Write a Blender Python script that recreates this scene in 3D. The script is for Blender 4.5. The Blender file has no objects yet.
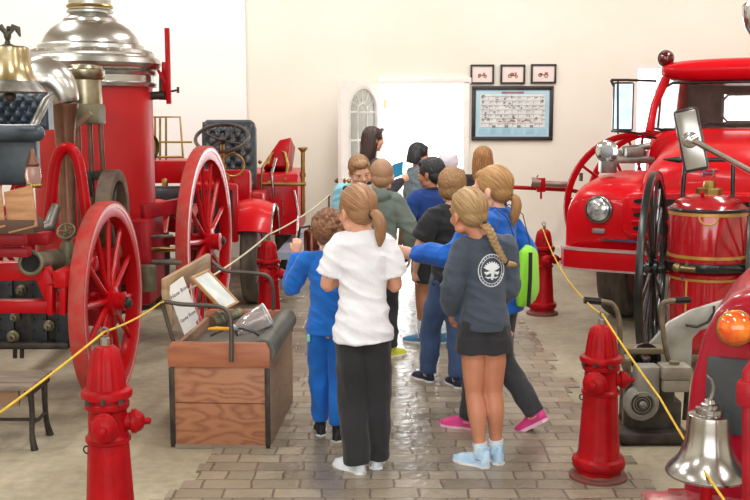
import bpy, bmesh, math, random
from math import sin, cos, pi, radians as R_, atan2, sqrt
from mathutils import Vector, Matrix, noise, Quaternion
random.seed(7)
SC = bpy.context.scene
COL = SC.collection
# ------------------------------------------------------------------ camera, world, lights
PITCH = R_(7.3); CAMZ = 1.65; F = 1040.0
cd = bpy.data.cameras.new('camera'); cd.sensor_width = 36; cd.lens = F*36/750; cd.clip_start = .05
cam = bpy.data.objects.new('camera', cd); COL.objects.link(cam)
cam.location = (0, 0, CAMZ); cam.rotation_euler = (pi/2-PITCH, 0, 0)
cd.dof.use_dof = False
SC.camera = cam
w = bpy.data.worlds.new('world'); SC.world = w; w.use_nodes = True
w.node_tree.nodes['Background'].inputs[0].default_value = (.95, .98, 1, 1)
w.node_tree.nodes['Background'].inputs[1].default_value = 4.0
SC.view_settings.view_transform = 'Standard'; SC.view_settings.look = 'None'
SC.view_settings.exposure = 0.0; SC.view_settings.gamma = 1.0
SC.view_settings.use_curve_mapping = False
def area(name, loc, size, power, rot=(0, 0, 0), col=(1, 1, 1)):
    l = bpy.data.lights.new(name, 'AREA'); l.shape = 'RECTANGLE'; l.size, l.size_y = size; l.energy = power; l.color = col
    o = bpy.data.objects.new(name, l); COL.objects.link(o); o.location = loc; o.rotation_euler = rot
    return o
for i, x in enumerate((-3.2, 0.2, 3.6)):
    for j, y in enumerate((1.5, 5.0, 8.5)):
        area('ceiling_lamp_light', (x, y, 4.05), (.35, 1.6), 62, col=(1, .98, .95))
for x in (-4.2, -2.0, .2, 2.4, 4.6): area('added_wall_wash', (x, 10.6, 4.0), (1.4, .3), 17, (R_(35), 0, 0), (1, .98, .96))  # unseen fill lights added to brighten the back wall
area('street_doorway_daylight', (.5, -3.3, 1.9), (8, 3.2), 270, (R_(90), 0, 0), (.94, .97, 1))
area('doorway_daylight', (.6, 13.6, 1.5), (1.4, 2.2), 70, (R_(-90), 0, 0), (.9, .95, 1))
# ------------------------------------------------------------------ pixel helpers: where a line of sight meets a depth or the floor
def P(px, py, Y):
    u = (px-375)/F; v = (250-py)/F
    dy = cos(PITCH)+v*sin(PITCH); dz = -sin(PITCH)+v*cos(PITCH); t = Y/dy
    return Vector((u*t, Y, CAMZ+dz*t))
def G(px, py):
    v = (250-py)/F
    dy = cos(PITCH)+v*sin(PITCH); dz = -sin(PITCH)+v*cos(PITCH); t = -CAMZ/dz
    return Vector(((px-375)/F*t, dy*t, 0))
# ------------------------------------------------------------------ materials
def lin(c):
    if isinstance(c, str):
        c = c.lstrip('#'); c = [int(c[i:i+2], 16)/255 for i in (0, 2, 4)]
        return tuple((x/12.92 if x <= .04045 else ((x+.055)/1.055)**2.4) for x in c)
    return tuple(c)
MATS = {}
def mat(name, col, rough=.5, metal=0., col2=None, scale=8., bump=0., bscale=60., coat=0., emit=0., stretch=(1, 1, 1), amount=1.0, alpha=1., trans=0., detail=4., sheen=0., lo=.38, hi=.64):
    if name in MATS: return MATS[name]
    m = bpy.data.materials.new(name); m.use_nodes = True; MATS[name] = m
    nt = m.node_tree; b = nt.nodes['Principled BSDF']
    c1 = lin(col); b.inputs['Base Color'].default_value = (*c1, 1)
    b.inputs['Roughness'].default_value = rough; b.inputs['Metallic'].default_value = metal
    b.inputs['Coat Weight'].default_value = coat; b.inputs['Coat Roughness'].default_value = .08
    b.inputs['Sheen Weight'].default_value = sheen
    b.inputs['Transmission Weight'].default_value = trans
    if emit: b.inputs['Emission Color'].default_value = (*c1, 1); b.inputs['Emission Strength'].default_value = emit
    tc = nt.nodes.new('ShaderNodeTexCoord'); mp = nt.nodes.new('ShaderNodeMapping')
    mp.inputs['Scale'].default_value = stretch
    nt.links.new(tc.outputs['Object'], mp.inputs['Vector'])
    if col2 is None: c2 = tuple(x*.82 for x in c1)
    else: c2 = lin(col2)
    n = nt.nodes.new('ShaderNodeTexNoise'); n.inputs['Scale'].default_value = scale; n.inputs['Detail'].default_value = detail
    nt.links.new(mp.outputs[0], n.inputs['Vector'])
    cr = nt.nodes.new('ShaderNodeValToRGB'); cr.color_ramp.elements[0].position = lo; cr.color_ramp.elements[1].position = hi
    cr.color_ramp.elements[0].color = (*c1, 1); cr.color_ramp.elements[1].color = (*c2, 1)
    nt.links.new(n.outputs['Fac'], cr.inputs['Fac']); nt.links.new(cr.outputs[0], b.inputs['Base Color'])
    if bump:
        n2 = nt.nodes.new('ShaderNodeTexNoise'); n2.inputs['Scale'].default_value = bscale; n2.inputs['Detail'].default_value = 5
        nt.links.new(mp.outputs[0], n2.inputs['Vector'])
        bp = nt.nodes.new('ShaderNodeBump'); bp.inputs['Strength'].default_value = bump; bp.inputs['Distance'].default_value = .01
        nt.links.new(n2.outputs['Fac'], bp.inputs['Height']); nt.links.new(bp.outputs[0], b.inputs['Normal'])
    return m
def hair_mat(name, c1, c2, rough=.45, freq=14.):
    if name in MATS: return MATS[name]
    m = bpy.data.materials.new(name); m.use_nodes = True; MATS[name] = m
    nt = m.node_tree; b = nt.nodes['Principled BSDF']; b.inputs['Roughness'].default_value = rough
    at = nt.nodes.new('ShaderNodeAttribute'); at.attribute_name = 'flow'
    tc = nt.nodes.new('ShaderNodeTexCoord'); sp = nt.nodes.new('ShaderNodeSeparateXYZ'); nt.links.new(tc.outputs['Object'], sp.inputs[0])
    cb = nt.nodes.new('ShaderNodeCombineXYZ'); nt.links.new(at.outputs['Fac'], cb.inputs[0]); nt.links.new(sp.outputs[2], cb.inputs[1])
    n = nt.nodes.new('ShaderNodeTexNoise'); n.inputs['Scale'].default_value = freq; n.inputs['Detail'].default_value = 6; n.inputs['Roughness'].default_value = .7
    nt.links.new(cb.outputs[0], n.inputs['Vector'])
    cr = nt.nodes.new('ShaderNodeValToRGB'); cr.color_ramp.elements[0].position = .36; cr.color_ramp.elements[1].position = .66
    cr.color_ramp.elements[0].color = (*lin(c1), 1); cr.color_ramp.elements[1].color = (*lin(c2), 1)
    nt.links.new(n.outputs['Fac'], cr.inputs['Fac']); nt.links.new(cr.outputs[0], b.inputs['Base Color'])
    bp = nt.nodes.new('ShaderNodeBump'); bp.inputs['Strength'].default_value = .5; bp.inputs['Distance'].default_value = .006
    nt.links.new(n.outputs['Fac'], bp.inputs['Height']); nt.links.new(bp.outputs[0], b.inputs['Normal'])
    return m
# ------------------------------------------------------------------ mesh helpers
def V(*a): return Vector(a)
def interp(pts, n=6):
    """smooth curve (Catmull-Rom) through points with radii: [(Vector, r)]"""
    out = []
    m = len(pts)
    for i in range(m-1):
        p0, p1, p2, p3 = pts[max(i-1, 0)], pts[i], pts[i+1], pts[min(i+2, m-1)]
        for k in range(n):
            t = k/n
            def cr(a, b, c, d): return .5*((2*b)+(-a+c)*t+(2*a-5*b+4*c-d)*t*t+(-a+3*b-3*c+d)*t**3)
            out.append((cr(p0[0], p1[0], p2[0], p3[0]), p1[1]*(1-t)+p2[1]*t if not isinstance(p1[1], tuple) else tuple(p1[1][q]*(1-t)+p2[1][q]*t for q in (0, 1))))
    out.append(pts[-1]); return out
W = {}
def frame_from(d, up=Vector((0, 0, 1))):
    d = d.normalized()
    if abs(d.dot(up)) > .97: up = Vector((0, 1, 0))
    x = d.cross(up).normalized(); y = x.cross(d).normalized()
    return x, y, d
class MB:
    def __init__(s): s.bm = bmesh.new()
    def rings(s, rings, closed=False, caps=True):
        bm = s.bm; vr = [[bm.verts.new(p) for p in r] for r in rings]; n = len(rings[0])
        m = len(vr)
        for i in range(m if closed else m-1):
            a, b = vr[i], vr[(i+1) % m]
            for j in range(n):
                bm.faces.new((a[j], a[(j+1) % n], b[(j+1) % n], b[j]))
        if caps and not closed:
            bm.faces.new(list(reversed(vr[0]))); bm.faces.new(vr[-1])
        return s
    def tube(s, pts, r, seg=10, closed=False, up=None, sq=None, caps=True):
        pts = [Vector(p) for p in pts]; n = len(pts); rr = r if isinstance(r, (list, tuple)) else [r]*n
        rings = []; prev = None
        for i, p in enumerate(pts):
            if closed: d = pts[(i+1) % n]-pts[i-1]
            else: d = pts[min(i+1, n-1)]-pts[max(i-1, 0)]
            if d.length < 1e-9: d = Vector((0, 0, 1))
            d.normalize()
            if prev is None: x, y, _ = frame_from(d, up or Vector((0, 0, 1)))
            else:
                x = prev-d*prev.dot(d)
                if x.length < 1e-6: x = frame_from(d)[0]
                x.normalize(); y = d.cross(x).normalized() if False else x.cross(d).normalized()
            prev = x
            ra = rr[i]; rx, ry = ra if isinstance(ra, (tuple, list)) else (ra, ra)
            if sq: ring = [p+x*(a*rx)+y*(b*ry) for a, b in ((1, 1), (-1, 1), (-1, -1), (1, -1))]
            else: ring = [p+x*(cos(2*pi*k/seg)*rx)+y*(sin(2*pi*k/seg)*ry) for k in range(seg)]
            rings.append(ring)
        return s.rings(rings, closed=closed, caps=caps)
    def bar(s, a, b, w_, h_, up=None): return s.tube([a, b], [(w_/2, h_/2)]*2, sq=True, up=up)
    def cyl(s, a, b, r0, r1=None, seg=20): return s.tube([a, b], [r0, r0 if r1 is None else r1], seg=seg)
    def lathe(s, prof, o=(0, 0, 0), ax=(0, 0, 1), seg=32, mod=None):
        o = Vector(o); x, y, d = frame_from(Vector(ax))
        rings = []
        for (r, z) in prof:
            r = max(r, 1e-4)
            rings.append([o+d*z+(x*cos(2*pi*k/seg)+y*sin(2*pi*k/seg))*(r*(mod(2*pi*k/seg, z) if mod else 1)) for k in range(seg)])
        return s.rings(rings)
    def ring(s, c, ax, R, r, seg=40, rs=8, a0=0, a1=None, sq=False):
        c = Vector(c); x, y, d = frame_from(Vector(ax))
        full = a1 is None; n = seg
        rr = r if isinstance(r, tuple) else (r, r)
        rings = []
        for i in range(n if full else n+1):
            t = a0+(2*pi if full else (a1-a0))*i/n
            e = x*cos(t)+y*sin(t)
            if sq: ring = [c+e*(R+rr[0]*a)+d*(rr[1]*b) for a, b in ((1, 1), (-1, 1), (-1, -1), (1, -1))]
            else: ring = [c+e*(R+rr[0]*cos(2*pi*k/rs))+d*(rr[1]*sin(2*pi*k/rs)) for k in range(rs)]
            rings.append(ring)
        return s.rings(rings, closed=full)
    def ell(s, c, r, rot=None, u=20, v=12):
        c = Vector(c); r = r if isinstance(r, (tuple, list)) else (r, r, r)
        M = rot if rot is not None else Matrix.Identity(3)
        rings = []
        for i in range(v+1):
            a = -pi/2+pi*i/v; cc = max(cos(a), .02 if i in (0, v) else 0)
            rings.append([c+M@Vector((r[0]*cc*cos(2*pi*k/u), r[1]*cc*sin(2*pi*k/u), r[2]*sin(a))) for k in range(u)])
        return s.rings(rings)
    def box(s, c, size, rot=None, taper=None):
        c = Vector(c); hx, hy, hz = [a/2 for a in size]; M = rot if rot is not None else Matrix.Identity(3)
        t = taper or 1
        q = [(-1, -1), (1, -1), (1, 1), (-1, 1)]
        return s.rings([[c+M@Vector((a*hx, b*hy, -hz)) for a, b in q], [c+M@Vector((a*hx*t, b*hy*t, hz)) for a, b in q]])
    def prism(s, poly, o, ex, ey, th):
        """polygon in the plane (ex,ey) through o, thickness along ex x ey"""
        ex = Vector(ex).normalized(); ey = Vector(ey).normalized(); n = ex.cross(ey); o = Vector(o)
        return s.rings([[o+ex*a+ey*b-n*th/2 for a, b in poly], [o+ex*a+ey*b+n*th/2 for a, b in poly]])
    def build(s, name, m, parent=None, world=False, bevel=0., smooth=True, angle=35, sub=0, solid=0.):
        bm = s.bm
        bmesh.ops.recalc_face_normals(bm, faces=bm.faces)
        if world and parent is not None: bm.transform(W[parent.name].inverted())
        me = bpy.data.meshes.new(name); bm.to_mesh(me); bm.free()
        me.materials.append(m)
        if bevel:
            o = bpy.data.objects.new('tmp', me); COL.objects.link(o)
            md = o.modifiers.new('b', 'BEVEL'); md.width = bevel; md.segments = 2; md.limit_method = 'ANGLE'; md.angle_limit = R_(40)
            me2 = bake(o); me = me2; me.name = name
        return link(name, me, parent, smooth, angle)
def link(name, me, parent=None, smooth=True, angle=35):
    if smooth:
        me.polygons.foreach_set('use_smooth', [True]*len(me.polygons))
        if angle: me.set_sharp_from_angle(angle=R_(angle))
    o = bpy.data.objects.new(name, me); COL.objects.link(o)
    if parent is not None:
        o.parent = parent; W[o.name] = W[parent.name]
    else: W[o.name] = Matrix.Identity(4)
    return o
def bake(o):
    dg = bpy.context.evaluated_depsgraph_get(); dg.update()
    me = bpy.data.meshes.new_from_object(o.evaluated_get(dg))
    old = o.data; bpy.data.objects.remove(o); bpy.data.meshes.remove(old)
    return me
def union(mb, voxel, iters=3, fac=.5):
    bm = mb.bm; bmesh.ops.triangulate(bm, faces=[f for f in bm.faces if len(f.verts) > 4])
    bmesh.ops.recalc_face_normals(bm, faces=bm.faces)
    me = bpy.data.meshes.new('u'); bm.to_mesh(me); bm.free()
    o = bpy.data.objects.new('tmp', me); COL.objects.link(o)
    r = o.modifiers.new('r', 'REMESH'); r.mode = 'VOXEL'; r.voxel_size = voxel
    if iters:
        sm = o.modifiers.new('s', 'SMOOTH'); sm.iterations = iters; sm.factor = fac
    return bake(o)
def thing(name, label, cat, loc=(0, 0, 0), rz=0, group=None, rot=None):
    o = bpy.data.objects.new(name, None); COL.objects.link(o); o.location = loc
    o.rotation_euler = rot if rot else (0, 0, rz); o.empty_display_size = .1
    tag(o, label, cat, group)
    from mathutils import Euler
    W[o.name] = Matrix.Translation(Vector(loc)) @ Euler(o.rotation_euler).to_matrix().to_4x4()
    return o
def tag(o, label, cat, group=None):
    o['label'] = label; o['category'] = cat
    if group: o['group'] = group
    return o
def struct(o): o['kind'] = 'structure'; return o
def kids(o): return [c for c in list(bpy.data.objects) if c.parent == o]
def copy_tree(o, parent=None):
    c = o.copy(); COL.objects.link(c); c.parent = parent
    W[c.name] = W[o.name] if parent is None else W[parent.name]
    for ch in kids(o): copy_tree(ch, c)
    return c
# ------------------------------------------------------------------ common materials
RED = mat('red_enamel', '#b20812', .35, coat=.15, col2='#a80812', scale=3)
REDT = mat('red_truck_paint', '#c80d1a', .3, coat=.3, col2='#b80915', scale=2)
REDW = mat('worn_red_paint', '#b63a36', .6, col2='#a8544a', scale=14, bump=.1)
REDH = mat('hydrant_red', '#ab0a15', .42, coat=.12, col2='#940810', scale=10, bump=.25, bscale=45)
REDD = mat('dull_red_paint', '#a31c26', .45, coat=.2, col2='#8c1620', scale=9)
MAROON = mat('maroon_paint', '#a01028', .3, coat=.7, col2='#8c0c20', scale=2)
NICK = mat('nickel_plate', '#cfd0cd', .27, 1., col2='#bbbab2', scale=3)
CHROME = mat('chrome_plate', '#d8dadc', .12, 1.)
BRASS = mat('aged_brass', '#b09352', .32, 1., col2='#8f7440', scale=8)
COPPER = mat('brown_copper', '#7c5a48', .38, .8, col2='#66483a', scale=7)
IRON = mat('dark_iron', '#34312f', .5, .6, col2='#4a443e', scale=12, bump=.2)
STEEL = mat('grey_steel', '#8c8a84', .4, .8, col2='#6e6b66', scale=12)
BLACK = mat('black_enamel', '#17181a', .28, .2, coat=.4)
RUBBER = mat('tyre_rubber', '#3c3832', .8, col2='#57503f', scale=10, bump=.2)
TREAD = mat('dusty_tyre_tread', '#6a6258', .9, col2='#4c463e', scale=14, bump=.5, bscale=50, stretch=(1, .3, .3))
LEATHER = mat('black_leather', '#2c333a', .38, coat=.15, col2='#1e242a', scale=10, bump=.15)
GOLD = mat('gilt_stripe', '#c89a4c', .35, .3)
def wood_mat(name, c1, c2, stretch, scale=9., rough=.5):
    m = bpy.data.materials.new(name); m.use_nodes = True; MATS[name] = m; nt = m.node_tree; b = nt.nodes['Principled BSDF']; b.inputs['Roughness'].default_value = rough
    tc = nt.nodes.new('ShaderNodeTexCoord'); mp = nt.nodes.new('ShaderNodeMapping'); mp.inputs['Scale'].default_value = stretch; mp.inputs['Location'].default_value = (.13, .2, .31)
    nt.links.new(tc.outputs['Object'], mp.inputs[0])
    wv = nt.nodes.new('ShaderNodeTexNoise'); wv.inputs['Scale'].default_value = 2.4; wv.inputs['Detail'].default_value = 1.5; nt.links.new(mp.outputs[0], wv.inputs['Vector'])
    ml = nt.nodes.new('ShaderNodeMath'); ml.operation = 'MULTIPLY'; ml.inputs[1].default_value = scale; nt.links.new(wv.outputs['Fac'], ml.inputs[0])
    fr = nt.nodes.new('ShaderNodeMath'); fr.operation = 'PINGPONG'; fr.inputs[1].default_value = .5; nt.links.new(ml.outputs[0], fr.inputs[0])
    n = nt.nodes.new('ShaderNodeTexNoise'); n.inputs['Scale'].default_value = 30; n.inputs['Detail'].default_value = 6; nt.links.new(mp.outputs[0], n.inputs['Vector'])
    ad = nt.nodes.new('ShaderNodeMath'); ad.operation = 'MULTIPLY_ADD'; ad.inputs[1].default_value = .5; nt.links.new(n.outputs['Fac'], ad.inputs[0]); nt.links.new(fr.outputs[0], ad.inputs[2])
    cr = nt.nodes.new('ShaderNodeValToRGB'); e = cr.color_ramp.elements; e[0].position = .25; e[0].color = (*lin(c2), 1); e[1].position = .62; e[1].color = (*lin(c1), 1)
    nt.links.new(ad.outputs[0], cr.inputs['Fac']); nt.links.new(cr.outputs[0], b.inputs['Base Color'])
    bp = nt.nodes.new('ShaderNodeBump'); bp.inputs['Strength'].default_value = .1; nt.links.new(ad.outputs[0], bp.inputs['Height']); nt.links.new(bp.outputs[0], b.inputs['Normal'])
    return m
OAK = wood_mat('oak_board', '#9b7e66', '#8d6f58', (2, 1.1, 6))
OAKR = wood_mat('red_oak_board', '#a97353', '#8c583f', (1.3, 1.3, 3.6))
WOOD = mat('worn_tan_wood', '#a9794f', .6, col2='#8b5f3c', scale=5, bump=.2, stretch=(1, 6, 6))
WHITEP = mat('white_card', '#f2f0ea', .6)
GREYP = mat('grey_paint', '#8b8981', .5, .2, col2='#77746c', scale=10, bump=.15)
OLIVE = mat('khaki_metal', '#7d775f', .5, .5, col2='#615b48', scale=9)
for _n in ('red_enamel', 'red_truck_paint', 'hydrant_red', 'dull_red_paint', 'maroon_paint', 'worn_red_paint'):
    MATS[_n].node_tree.nodes['Principled BSDF'].inputs['Specular IOR Level'].default_value = .15; MATS[_n].node_tree.nodes['Principled BSDF'].inputs['Coat Weight'].default_value *= .5
# ------------------------------------------------------------------ the room
WALLM = mat('cream_plaster', '#f5f2e6', .85, col2='#efebdc', scale=.8, bump=.12, bscale=9)
def floor_mat():
    m = bpy.data.materials.new('packed_concrete'); m.use_nodes = True; nt = m.node_tree; b = nt.nodes['Principled BSDF']
    tc = nt.nodes.new('ShaderNodeTexCoord')
    n = nt.nodes.new('ShaderNodeTexNoise'); n.inputs['Scale'].default_value = 1.3; n.inputs['Detail'].default_value = 8; n.inputs['Roughness'].default_value = .65
    nt.links.new(tc.outputs['Object'], n.inputs['Vector'])
    cr = nt.nodes.new('ShaderNodeValToRGB'); e = cr.color_ramp.elements
    e[0].position = .3; e[0].color = (*lin('#857c69'), 1); e[1].position = .7; e[1].color = (*lin('#b1a890'), 1)
    nt.links.new(n.outputs['Fac'], cr.inputs['Fac'])
    n3 = nt.nodes.new('ShaderNodeTexNoise'); n3.inputs['Scale'].default_value = 18; n3.inputs['Detail'].default_value = 8
    nt.links.new(tc.outputs['Object'], n3.inputs['Vector'])
    mx = nt.nodes.new('ShaderNodeMix'); mx.data_type = 'RGBA'; mx.blend_type = 'OVERLAY'; mx.inputs['Factor'].default_value = .35
    nt.links.new(cr.outputs[0], mx.inputs['A']); nt.links.new(n3.outputs['Fac'], mx.inputs['B']); nt.links.new(mx.outputs['Result'], b.inputs['Base Color'])
    b.inputs['Roughness'].default_value = .55
    bp = nt.nodes.new('ShaderNodeBump'); bp.inputs['Strength'].default_value = .35; bp.inputs['Distance'].default_value = .012
    nt.links.new(n3.outputs['Fac'], bp.inputs['Height']); nt.links.new(bp.outputs[0], b.inputs['Normal'])
    return m
def brick_mat():
    m = bpy.data.materials.new('brick_pavers'); m.use_nodes = True; nt = m.node_tree; b = nt.nodes['Principled BSDF']
    tc = nt.nodes.new('ShaderNodeTexCoord')
    nd = nt.nodes.new('ShaderNodeTexNoise'); nd.inputs['Scale'].default_value = 5; nt.links.new(tc.outputs['Object'], nd.inputs['Vector'])
    va = nt.nodes.new('ShaderNodeVectorMath'); va.operation = 'MULTIPLY_ADD'; va.inputs[1].default_value = (.04, .04, .04)
    nt.links.new(nd.outputs['Color'], va.inputs[0]); nt.links.new(tc.outputs['Object'], va.inputs[2])
    br = nt.nodes.new('ShaderNodeTexBrick'); br.inputs['Scale'].default_value = 1
    br.inputs['Brick Width'].default_value = .215; br.inputs['Row Height'].default_value = .118
    br.inputs['Mortar Size'].default_value = .006; br.inputs['Mortar Smooth'].default_value = .5; br.offset = .5; br.squash = .62; br.squash_frequency = 3
    br.inputs['Color1'].default_value = (*lin('#968b79'), 1); br.inputs['Color2'].default_value = (*lin('#786e5f'), 1)
    br.inputs['Mortar'].default_value = (*lin('#665c50'), 1)
    nt.links.new(va.outputs[0], br.inputs['Vector'])
    n = nt.nodes.new('ShaderNodeTexNoise'); n.inputs['Scale'].default_value = 2.2; n.inputs['Detail'].default_value = 8
    nt.links.new(tc.outputs['Object'], n.inputs['Vector'])
    mx = nt.nodes.new('ShaderNodeMix'); mx.data_type = 'RGBA'; mx.blend_type = 'OVERLAY'; mx.inputs['Factor'].default_value = .5
    nt.links.new(br.outputs['Color'], mx.inputs['A']); nt.links.new(n.outputs['Fac'], mx.inputs['B'])
    nt.links.new(mx.outputs['Result'], b.inputs['Base Color'])
    mr = nt.nodes.new('ShaderNodeMapRange'); mr.inputs['To Min'].default_value = .13; mr.inputs['To Max'].default_value = .45
    nt.links.new(n.outputs['Fac'], mr.inputs['Value']); nt.links.new(mr.outputs[0], b.inputs['Roughness'])
    ad = nt.nodes.new('ShaderNodeMath'); ad.operation = 'MULTIPLY_ADD'; ad.inputs[1].default_value = -1
    n4 = nt.nodes.new('ShaderNodeTexNoise'); n4.inputs['Scale'].default_value = 16; nt.links.new(tc.outputs['Object'], n4.inputs['Vector'])
    nt.links.new(br.outputs['Fac'], ad.inputs[0]); nt.links.new(n4.outputs['Fac'], ad.inputs[2])
    bp = nt.nodes.new('ShaderNodeBump'); bp.inputs['Strength'].default_value = .6; bp.inputs['Distance'].default_value = .012
    nt.links.new(ad.outputs[0], bp.inputs['Height']); nt.links.new(bp.outputs[0], b.inputs['Normal'])
    return m
WALLY = 12.2
XL, XR, YB, CZ = -5.6, 7.0, -3.5, 4.2
struct(MB().box(((XL+XR)/2, (YB+WALLY)/2, -.05), (XR-XL, WALLY-YB, .1)).build('floor', floor_mat()))
# path of pavers, its edge toothed by the courses
pm = MB(); rng = random.Random(3)
ys = [1.5+.118*i for i in range(int((WALLY-1.5)/.118)+1)]
left = []; right = []
for y in ys:
    left.append((-.86+rng.uniform(-.07, .07)-max(0, 4.6-y)*.25, y)); right.append((1.2+rng.uniform(-.05, .06), y))
poly = []
for i in range(len(ys)-1):
    poly.append((right[i][0], ys[i])); poly.append((right[i][0], ys[i+1]))
for i in reversed(range(len(ys)-1)):
    poly.append((left[i][0], ys[i+1])); poly.append((left[i][0], ys[i]))
bm = pm.bm
for i in range(len(ys)-1):
    x0, x1 = left[i][0], right[i][0]; y0, y1 = ys[i], ys[i+1]
    pm.box(((x0+x1)/2, (y0+y1)/2, -.004), (x1-x0, y1-y0, .02))
o = pm.build('floor_brick_path', brick_mat(), smooth=False); struct(o)
# back wall with door opening, bright window openings left and right
dx0 = P(384, 100, WALLY).x; dx1 = P(465, 100, WALLY).x; dz = P(400, 82, WALLY).z
px0_ = P(-70, 100, WALLY).x; px1_ = P(247, 100, WALLY).x
vx0 = P(633, 100, WALLY).x; vx1 = vx0+1.7; vz0, vz1 = .9, P(640, 64, WALLY).z
wm = MB(); T = .2; yc = WALLY+T/2
def seg(x0, x1, z0, z1): wm.box(((x0+x1)/2, yc, (z0+z1)/2), (x1-x0, T, z1-z0))
seg(XL, dx0, 0, CZ)
seg(dx0, dx1, dz, CZ); seg(dx1, vx0, 0, CZ); seg(vx0, vx1, 0, vz0); seg(vx0, vx1, vz1, CZ); seg(vx1, XR, 0, CZ)
struct(wm.build('wall_back', WALLM, smooth=False))
struct(MB().box((XL-.1, (YB+WALLY)/2, CZ/2), (.2, WALLY-YB, CZ)).build('wall_left', WALLM, smooth=False))
struct(MB().box((XR+.1, (YB+WALLY)/2, CZ/2), (.2, WALLY-YB, CZ)).build('wall_right', WALLM, smooth=False))
struct(MB().box(((XL+XR)/2, (YB+WALLY)/2, CZ+.05), (XR-XL, WALLY-YB, .1)).build('ceiling', mat('white_boards', '#d8d2c8', .8), smooth=False))
OUT = mat('pale_sunlit_ground', '#f2efe8', .9)
struct(MB().box((1, WALLY+8, -.06), (30, 15.9, .1)).build('floor_outside', OUT, smooth=False))
TRIM = mat('white_trim_paint', '#f6f3ee', .5, col2='#f1ede6')
tm = MB(); tw = .07
tm.box((dx0-tw/2+.02, WALLY-.015, dz/2), (tw, .05, dz)); tm.box((dx1+tw/2-.02, WALLY-.015, dz/2), (tw, .05, dz)); tm.box(((dx0+dx1)/2, WALLY-.015, dz+tw/2-.02), (dx1-dx0+2*tw, .05, tw))
struct(tm.build('trim_1', TRIM, bevel=.006))
struct(MB().box(((XL+dx0)/2, WALLY-.01, .06), (dx0-XL-.1, .02, .12)).build('baseboard_back', TRIM))
struct(MB().box(((XR+dx1)/2, WALLY-.01, .06), (XR-dx1-.1, .02, .12)).build('baseboard_back_right', TRIM))
for nm, (a, b, c, d) in {'window_1': (vx0, vx1, vz0, vz1)}.items():
    f = MB(); t = .05
    f.box(((a+b)/2, WALLY+.03, d-t/2), (b-a, .06, t)); f.box(((a+b)/2, WALLY+.03, c+t/2), (b-a, .06, t))
    f.box((a+t/2, WALLY+.03, (c+d)/2), (t, .06, d-c-2*t-.002)); f.box((b-t/2, WALLY+.03, (c+d)/2), (t, .06, d-c-2*t-.002))
    fo = struct(f.build(nm, TRIM))
    g = mat('window_glass', '#ffffff', .02, trans=1.); MB().box(((a+b)/2, WALLY+.03, (c+d)/2), (b-a-.08, .008, d-c-.08)).build('pane', g, fo)
struct(MB().box(((px0_+px1_)/2, WALLY-.03, 1.7), (px1_-px0_, .05, 3.4)).build('door_2', mat('white_door_panel', '#fffdfb', .8, col2='#fffaf7', scale=1), bevel=.008))
struct(MB().box(((XL+XR)/2, YB-.1, CZ/2), (XR-XL, .2, CZ)).build('wall_front', WALLM, smooth=False))
# open door leaf with an arched, fan-barred light
DW = .9; ang = R_(180+57)
dr = bpy.data.objects.new('door_1', None); COL.objects.link(dr); dr.location = (dx0, WALLY-.03, 0); dr.rotation_euler = (0, 0, ang); struct(dr)
W[dr.name] = Matrix.Translation((dx0, WALLY-.03, 0)) @ Matrix.Rotation(ang, 4, 'Z')
DH = dz-.02; DT = .045; ax0, ax1 = .18, .74; az0, az1 = .75, 1.98; ar = (ax1-ax0)/2; acx = (ax0+ax1)/2; zs = az1-ar*1.0
lf = MB()
lf.box((ax0/2, 0, DH/2+.01), (ax0, DT, DH)); lf.box(((ax1+DW)/2, 0, DH/2+.01), (DW-ax1, DT, DH)); lf.box((acx, 0, az0/2), (ax1-ax0, DT, az0-.02))
N = 16
for i in range(N):
    a0 = pi*i/N; a1 = pi*(i+1)/N
    xs = [acx+ar*cos(a0), acx+ar*cos(a1)]; zz = [zs+ar*sin(a0), zs+ar*sin(a1)]
    lf.rings([[Vector((xs[0], y, zz[0])), Vector((xs[1], y, zz[1])), Vector((xs[1], y, DH+.01)), Vector((xs[0], y, DH+.01))] for y in (-DT/2, DT/2)])
lf.build('leaf', TRIM, dr, smooth=False)
mu = MB()
mu.ring((acx, 0, zs), (0, 1, 0), ar, .014, seg=24, a0=0, a1=pi, rs=6) if False else None
arc = [(acx+ar*cos(pi*i/20), 0, zs+ar*sin(pi*i/20)) for i in range(21)]
mu.tube([(ax1, 0, az0)]+arc+[(ax0, 0, az0)], .03, seg=6)
for k in (.36,): mu.tube([(acx+ar*k*cos(pi*i/12), 0, zs+ar*k*sin(pi*i/12)) for i in range(13)], .012, seg=6)
for a in (30, 60, 90, 120, 150): mu.tube([(acx+ar*.36*cos(R_(a)), 0, zs+ar*.36*sin(R_(a))), (acx+ar*cos(R_(a)), 0, zs+ar*sin(R_(a)))], .01, seg=6)
mu.tube([(ax0, 0, zs), (ax1, 0, zs)], .012, seg=6)
for k in (1, 2): mu.tube([(ax0+(ax1-ax0)*k/3, 0, az0), (ax0+(ax1-ax0)*k/3, 0, zs)], .011, seg=6)
for z in (az0, az0+.32, az0+.64): mu.tube([(ax0, 0, z), (ax1, 0, z)], .012, seg=6)
mu.build('door_window_bars', mat('white_bars', '#e4e2de', .5), dr)
gp = [(ax1, az0), (ax1, zs)]+[(acx+ar*cos(pi*i/16), zs+ar*sin(pi*i/16)) for i in range(17)]+[(ax0, az0)]
MB().prism(gp, (0, .0, 0), (1, 0, 0), (0, 0, 1), .006).build('glass', mat('dim_pane', '#c9ccc6', .1, trans=.6), dr)
for s in (-1, 1):
    MB().lathe([(.028, 0), (.028, .006), (.01, .01), (.01, .04), (.025, .05), (.028, .065), (.018, .08), (.001, .083)], (.84, s*DT/2, .95), (0, s, 0), seg=16).build('door_handle', BRASS, dr)
MB().box((0, 0, 1.8), (.05, .05, .1)).box((0, 0, .3), (.05, .05, .1)).build('hinge', BRASS, dr)
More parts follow.
